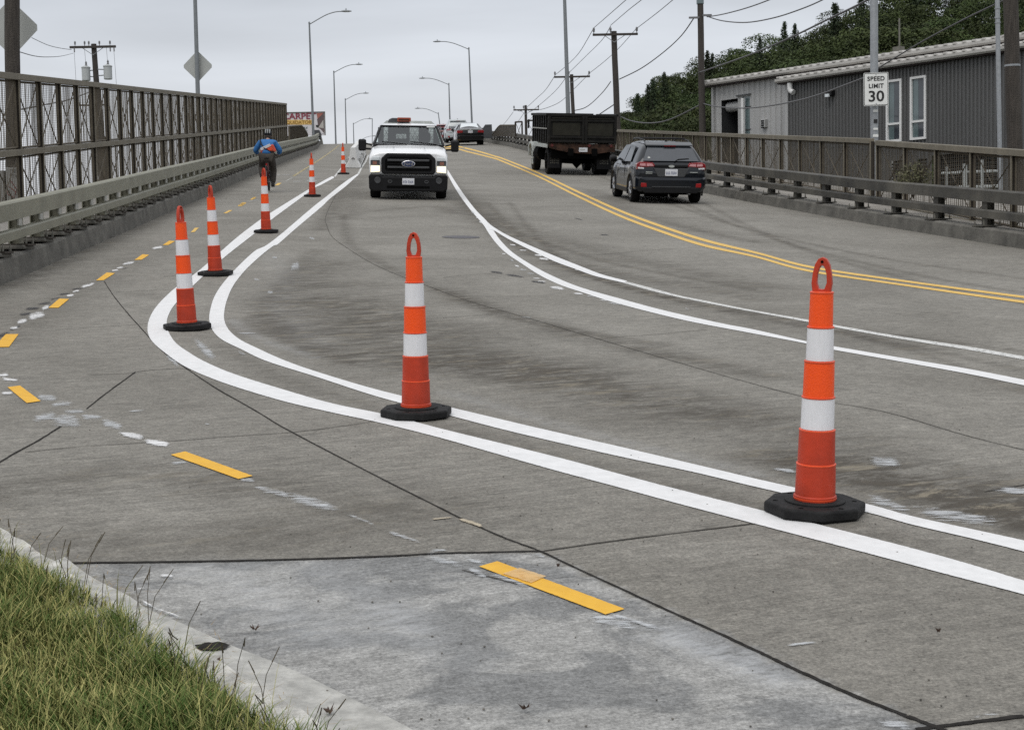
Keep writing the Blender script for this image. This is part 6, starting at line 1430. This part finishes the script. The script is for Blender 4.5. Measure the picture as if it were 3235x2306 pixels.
k = 900; d = nr.normal(size=(k, 3)); d /= np.linalg.norm(d, axis=1)[:, None]; rr = nr.rand(k) ** .4
leaf_cloud('foliage', np.array([0, 0, .30]) + d * rr[:, None] * np.array([.36, .25, .30]), d, nr.uniform(.02, .045, k), M_['shrub'], sh, nr.rand(k))
q = MB()
for i in range(14): a = rnd.uniform(0, 6.28); q.tube([(0, 0, -.1), (.15 * math.cos(a), .1 * math.sin(a), .25), (.32 * math.cos(a), .22 * math.sin(a), .5 + .1 * rnd.random())], .006, 3)
obj('stems', q, M_['bark'], sh)['kind'] = 'stuff'
c = P(47, 590, 26.6); cb = thing('cabinet', 'grey cabinet with red graffiti behind the tall left fence', 'cabinet', loc=c)
obj('cabinet_body', MB().box((0, 0, 0), (.215, .3, .66)).box((-.24, .0, -.02), (.2, .3, .6)), M_['cabinet'], cb, bevel=.01)
obj('graffiti', MB().tube([(-.085, -.155, .02), (-.02, -.155, .10), (.08, -.155, -.06), (.03, -.155, -.20), (-.08, -.155, -.14), (-.085, -.155, .02), (.06, -.155, -.10)], .008, 4), mat('red_graffiti', (.20, .04, .04), .7), cb)
text('graffiti_letters', 'TE', .075, M_['trim'], cb, (.03, -.153, .26)); text('graffiti_letters', 'TY', .075, M_['trim'], cb, (.06, -.153, .17))

# ------------------------------------------------------------------ wooded hill
XS = [1330, 1383, 1395, 1440, 1470, 1560, 1600, 1640, 1700, 1740, 1760, 1800, 1830, 1860, 1890, 1930, 2000, 2278, 2700]
YT = [285, 262, 230, 205, 188, 128, 118, 104, 92, 82, 82, 48, 36, 34, 30, 4, -20, -70, -110]
def hill(px, f):
    yt = np.interp(px, XS, YT); yb = 300.0; Y = 105 + 115 * f
    return P(px * K, (yb + (yt + 0 - yb) * f) * K, Y), yt
def tree_mesh_broad(seed, n=15000):
    r = np.random.RandomState(seed); C = []; cn = 26
    for i in range(cn):
        z = r.uniform(.18, 1.0); a = r.uniform(0, 6.28); w = math.sin(math.pi * min(.98, .22 + z * .72)) ** .7
        C.append((math.cos(a) * w * r.uniform(.35, .95), math.sin(a) * w * r.uniform(.35, .95), z, r.uniform(.24, .42)))
    C = np.array(C); idx = r.randint(0, cn, n); d = r.normal(size=(n, 3)); d /= np.linalg.norm(d, axis=1)[:, None]; d[:, 2] = np.where(d[:, 2] < -.3, -d[:, 2], d[:, 2])
    rad = C[idx, 3] * r.uniform(.75, 1.05, n); p = C[idx, :3] * np.array([3.9, 3.9, 8.6]) + np.array([0, 0, 2.2]) + d * (rad * 4.4)[:, None] * np.array([1, 1, .72])
    tone = np.clip(.18 + .55 * (r.rand(cn)[idx]) ** 1.4 + .12 * r.normal(size=n) + .12 * d[:, 2], 0, 1)  # random tone per clump; light on upward leaves is put into the colour
    return p, d, r.uniform(.07, .16, n), tone
def tree_mesh_conifer(seed, n=5200):
    r = np.random.RandomState(seed); p, d, t = [], [], []
    nb = 110
    for i in range(nb):
        z = (i / nb) ** .85; L_ = (1 - z) * 3.0 + .25; a = i * 2.4 + r.uniform(-.3, .3); m = int(n / nb * (1.6 - z))
        f = r.rand(m) ** .7; x = f * L_ * r.uniform(.75, 1.1) * r.uniform(.55, 1.35); z0 = 2.0 + z * 12.5
        px = np.stack([np.cos(a) * x, np.sin(a) * x, z0 + .55 * x - .34 * x * x / max(L_, .6) + (-.30 * r.rand(m))], 1) + r.normal(size=(m, 3)) * .09
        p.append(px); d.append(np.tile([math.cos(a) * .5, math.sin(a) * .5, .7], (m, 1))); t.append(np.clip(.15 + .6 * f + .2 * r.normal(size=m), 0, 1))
    p = np.concatenate(p); return p, np.concatenate(d), r.uniform(.10, .22, len(p)), np.concatenate(t)
def tree_proto(name, label, cat, group, kind, seed):
    t = thing(name, label, cat, group)
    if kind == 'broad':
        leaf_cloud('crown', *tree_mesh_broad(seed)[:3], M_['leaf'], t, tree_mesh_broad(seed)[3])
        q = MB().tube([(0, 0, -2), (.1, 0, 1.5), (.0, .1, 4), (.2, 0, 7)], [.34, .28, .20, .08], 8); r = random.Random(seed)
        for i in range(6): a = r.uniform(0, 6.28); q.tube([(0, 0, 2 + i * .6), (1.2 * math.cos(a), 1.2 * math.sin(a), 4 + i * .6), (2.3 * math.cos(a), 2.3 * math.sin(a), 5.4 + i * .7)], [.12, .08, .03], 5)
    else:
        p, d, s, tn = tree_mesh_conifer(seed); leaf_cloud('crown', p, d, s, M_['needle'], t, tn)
        q = MB().tube([(0, 0, -2), (0, 0, 5), (.1, 0, 14.6)], [.30, .2, .03], 8)
    obj('trunk', q, M_['bark'], t, smooth=True); return t
tp = [tree_proto('broadleaf_tree', 'dark green leafy tree in the mass on the wooded hillside', 'tree', 'leafy trees on the wooded hillside', 'broad', 21 + i) for i in range(6)]
used = set()
def put(proto, M, label=None):
    if proto.name not in used:
        used.add(proto.name); proto.matrix_world = M
        if label: proto['label'] = label
        return proto
    return dup(proto, label, M)
ntree = 0
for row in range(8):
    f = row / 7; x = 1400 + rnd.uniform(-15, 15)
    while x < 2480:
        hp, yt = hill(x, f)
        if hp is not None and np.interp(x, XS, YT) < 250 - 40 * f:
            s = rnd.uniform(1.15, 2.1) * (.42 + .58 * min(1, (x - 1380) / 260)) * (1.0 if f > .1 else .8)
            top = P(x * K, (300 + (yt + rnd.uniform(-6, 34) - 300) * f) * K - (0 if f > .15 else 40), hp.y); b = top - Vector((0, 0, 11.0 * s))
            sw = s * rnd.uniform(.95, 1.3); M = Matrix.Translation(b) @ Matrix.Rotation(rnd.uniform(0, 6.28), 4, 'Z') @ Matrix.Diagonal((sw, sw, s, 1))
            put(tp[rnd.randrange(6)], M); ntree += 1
        x += rnd.uniform(52, 100) * 115 / (105 + 115 * f) * 1.6
cp_ = [tree_proto('conifer_tree', 'x', 'tree', 'conifers on the skyline of the hill', 'con', 51 + i) for i in range(3)]
CT = [(1441, 187, 175, .50, 'small dark conifer low on the hill skyline, just right of the brown pole'), (1452, 176, 178, .55, 'second small conifer low on the hill skyline'), (1478, 160, 185, .60, 'drooping conifer on the hill skyline left of the tall capped pole'),
      (1418, 208, 165, .45, 'lowest conifer at the left foot of the wooded hill'), (1574, 112, 200, .62, 'thin drooping conifer just right of the tall capped pole'), (1584, 118, 200, .5, 'short conifer beside the thin drooping one right of the capped pole'), (1745, 48, 205, .75, 'pointed conifer on the skyline above the grey building'), (1768, 52, 206, .7, 'narrow conifer right of the pointed one above the building'), (1858, 6, 210, .9, 'tall conifer rising over the skyline left of the speed sign pole'), (1915, -14, 212, 1.0, 'large conifer cut by the top of the picture left of the speed sign'), (2040, -40, 212, 1.1, 'large dark conifer behind the speed sign pole'), (1690, 82, 200, .5, 'short rounded conifer on the middle of the skyline')]
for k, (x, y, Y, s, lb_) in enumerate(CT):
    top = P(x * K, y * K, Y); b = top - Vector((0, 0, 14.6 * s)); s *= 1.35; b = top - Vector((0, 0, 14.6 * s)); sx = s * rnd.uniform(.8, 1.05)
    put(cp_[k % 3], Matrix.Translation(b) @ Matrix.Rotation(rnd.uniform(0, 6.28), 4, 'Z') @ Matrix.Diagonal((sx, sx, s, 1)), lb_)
q = MB(); rows_ = []
for i in range(14):
    f = i / 13; r_ = []
    for x in np.linspace(1340, 2700, 40):
        hp, yt = hill(x, f); r_.append(hp - Vector((0, 0, 11.5 * (.5 + .5 * min(1, max(0, (x - 1380) / 150))))))
    rows_.append(r_)
rows_.insert(0, [Vector((p.x * .9, p.y * .9, -1.3)) for p in rows_[0]]); rows_.append([Vector((p.x * 1.5, p.y * 1.6, -1.3)) for p in rows_[-1]])
for a, b in zip(rows_[:-1], rows_[1:]): q.strip(a, b)
tag(obj('hillside', q, M_['hill'], smooth=True), kind='structure')

# ------------------------------------------------------------------ grass on the lawn
def lawn_grass():
    bx = np.array([[p.x, p.y, p.z] for p in lb]); o = np.argsort(bx[:, 1]); by, bxx, bz = bx[o, 1], bx[o, 0], bx[o, 2]
    n = 150000; Y = nr.uniform(2.9, 6.6, n); X = np.interp(Y, by, bxx) - np.abs(nr.rand(n)) * 2.3 - .01; Z = lawn_z(X, Y)
    clump = .5 + .5 * np.sin(X * 7.3 + 2 * np.sin(Y * 5.1)) * np.cos(Y * 6.1 + 1.7 * np.sin(X * 4.3))
    h = nr.uniform(.03, .10, n) * (.55 + .8 * clump); w = nr.uniform(.0011, .0024, n); a = nr.uniform(0, 2 * math.pi, n); l = nr.uniform(.3, 1.1, n) * h; b = a + nr.uniform(-.6, .6, n)
    dry = np.clip(.10 + .80 * (nr.rand(n) < (.16 + .50 * (1 - clump))) * nr.uniform(.45, 1.25, n) + nr.normal(size=n) * .09, 0, 1)
    e = nr.rand(n) < .030; h = np.where(e, nr.uniform(.10, .20, n), h); l = np.where(e, h * nr.uniform(.1, .6, n), l); w = np.where(e, .0013, w); dry = np.where(e, nr.uniform(.3, .9, n), dry)
    dx, dy = np.cos(b), np.sin(b); sx, sy = -np.sin(a) * w, np.cos(a) * w
    def pt(f, s): return np.stack([X + dx * l * f ** 1.8 + s * sx, Y + dy * l * f ** 1.8 + s * sy, Z + h * f * (1 - .18 * f)], -1)
    V = np.stack([pt(0, -1), pt(0, 1), pt(.45, .85), pt(.45, -.85), pt(.8, .5), pt(.8, -.5), pt(1, 0)], 1)
    V = V.reshape(-1, 3); base = np.arange(n)[:, None] * 7
    q4 = np.concatenate([base + [0, 1, 2, 3], base + [3, 2, 4, 5]]).ravel(); q3 = (base + [5, 4, 6]).ravel()
    me = bpy.data.meshes.new('grass'); me.vertices.add(len(V)); me.vertices.foreach_set('co', V.ravel())
    me.loops.add(len(q4) + len(q3)); me.loops.foreach_set('vertex_index', np.concatenate([q4, q3])); k4, k3 = len(q4) // 4, len(q3) // 3; me.polygons.add(k4 + k3)
    me.polygons.foreach_set('loop_start', np.concatenate([np.arange(k4) * 4, 4 * k4 + np.arange(k3) * 3])); me.update()
    at = me.attributes.new('tone', 'FLOAT', 'POINT'); at.data.foreach_set('value', np.repeat(dry, 7).astype(np.float32))
    tag(link('grass', me, M_['grass']), kind='stuff')
lawn_grass()
q = MB()
for i in range(46):
    t = rnd.random(); p = lb[int(t * 79)]
    if p.y > 6.4 or p.y < 3: continue
    x, y = p.x - rnd.uniform(-.07, .16), p.y; z = float(zr(x, y)) + .08; h = rnd.uniform(.09, .20); a = rnd.uniform(-.5, 1.0)
    tip = (x + a * h * .5, y + rnd.uniform(-.3, .3) * h, z + h); q.tube([(x, y, z), (x + a * h * .18, y, z + h * .6), tip], [.0014, .0012, .001], 3)
    q.tube([(x + a * h * .36, y, z + h * .82), tip], [.0019, .0012], 4)
tag(obj('seed_stalks', q, mat('dark_seed_stalk', (.075, .06, .035), .9, var=.3)), kind='stuff')

q = MB()
for i in range(260):
    t = rnd.random(); p = lb[int(t * 79)]
    if p.y > 6.6 or p.y < 3: continue
    x, y = p.x + abs(rnd.gauss(0, .10)), p.y + rnd.uniform(-.05, .12); z = float(zr(x, y)) + .112 - (.10 if x - p.x > .17 else 0); a = rnd.uniform(0, 6.28); l_ = rnd.uniform(.02, .07)
    c_, s_ = math.cos(a), math.sin(a); q.add([(x - s_ * .0012, y + c_ * .0012, z), (x + s_ * .0012, y - c_ * .0012, z), (x + c_ * l_, y + s_ * l_, z + rnd.uniform(.002, .012))], [(0, 1, 2)])
tag(obj('dry_clippings', q, mat('dry_clippings', (.26, .19, .10), .9, var=.5, scale=30), flip=False), kind='stuff')

# ------------------------------------------------------------------ litter on the road
def leaf(px, size, rot, label):
    p = G(*px); t = Matrix.Translation((p.x, p.y, float(zr(p.x, p.y)) + .008)) @ Matrix.Rotation(rot, 4, 'Z'); q = MB(); pts = []
    for k in range(14):
        a = 2 * math.pi * k / 14; r = size * (1 if k % 2 == 0 else .42) * rnd.uniform(.7, 1.1); pts.append((r * math.cos(a), r * .6 * math.sin(a), .012 * rnd.random() + (.012 if k % 2 == 0 else 0)))
    q.v = [(0, 0, .004)] + pts; q.f = [(0, 1 + k, 1 + (k + 1) % 14) for k in range(14)]
    o = obj('dead_leaf', q, M_['leafdead']); o.matrix_world = t; tag(o, label, 'leaf', 'dead leaves on the road')
Z7p = lambda x, y: zp(Z7, x, y)
leaf(Z7p(1300, 1128), .024, .3, 'brown dead leaf on the pale slab right of the black kerb patch')
leaf(Z7p(1680, 1552), .030, 1.2, 'brown dead leaf in the gutter at the bottom of the picture')
leaf(Z7p(1100, 1298), .030, .1, 'curled brown dead leaf on the light kerb edge')
leaf(zp(Z2, 740, 1538), .026, .2, 'dark dead leaf on the pale slab near the bottom centre')
leaf(zp(Z2, 910, 805), .012, .9, 'tiny dead leaf right of the nearest yellow dash')
leaf(zp(Z3, 1235, 1140), .012, .5, 'tiny ochre dead leaf on the road below the nearest cone')
q = MB()
for i in range(260):
    x, y = rnd.uniform(0, 3235), rnd.uniform(850, 2300)
    p = G(x, y)
    if p.x < -1.3 and p.y < 6.5 and y > 1650: continue
    s = rnd.uniform(.0018, .0048); q.lathe([(s * .5, 0), (s, s * .5), (s * .5, s)], 5, (p.x, p.y, float(zr(p.x, p.y)) + .002))
o = obj('grit', q, mat('grit', (.13, .12, .105), .9, var=.8, scale=3)); tag(o, kind='stuff')
p = G(*Z7p(1085, 1210)); q = MB().poly(lay([p + Vector((.055 * math.cos(a) * rnd.uniform(.8, 1.1),   .04 * math.sin(a) * rnd.uniform(.8, 1.1), 0)) for a in np.linspace(0, 6.28, 22, endpoint=False)], .010))
obj('tar_patch', q, M_['seal'], road)
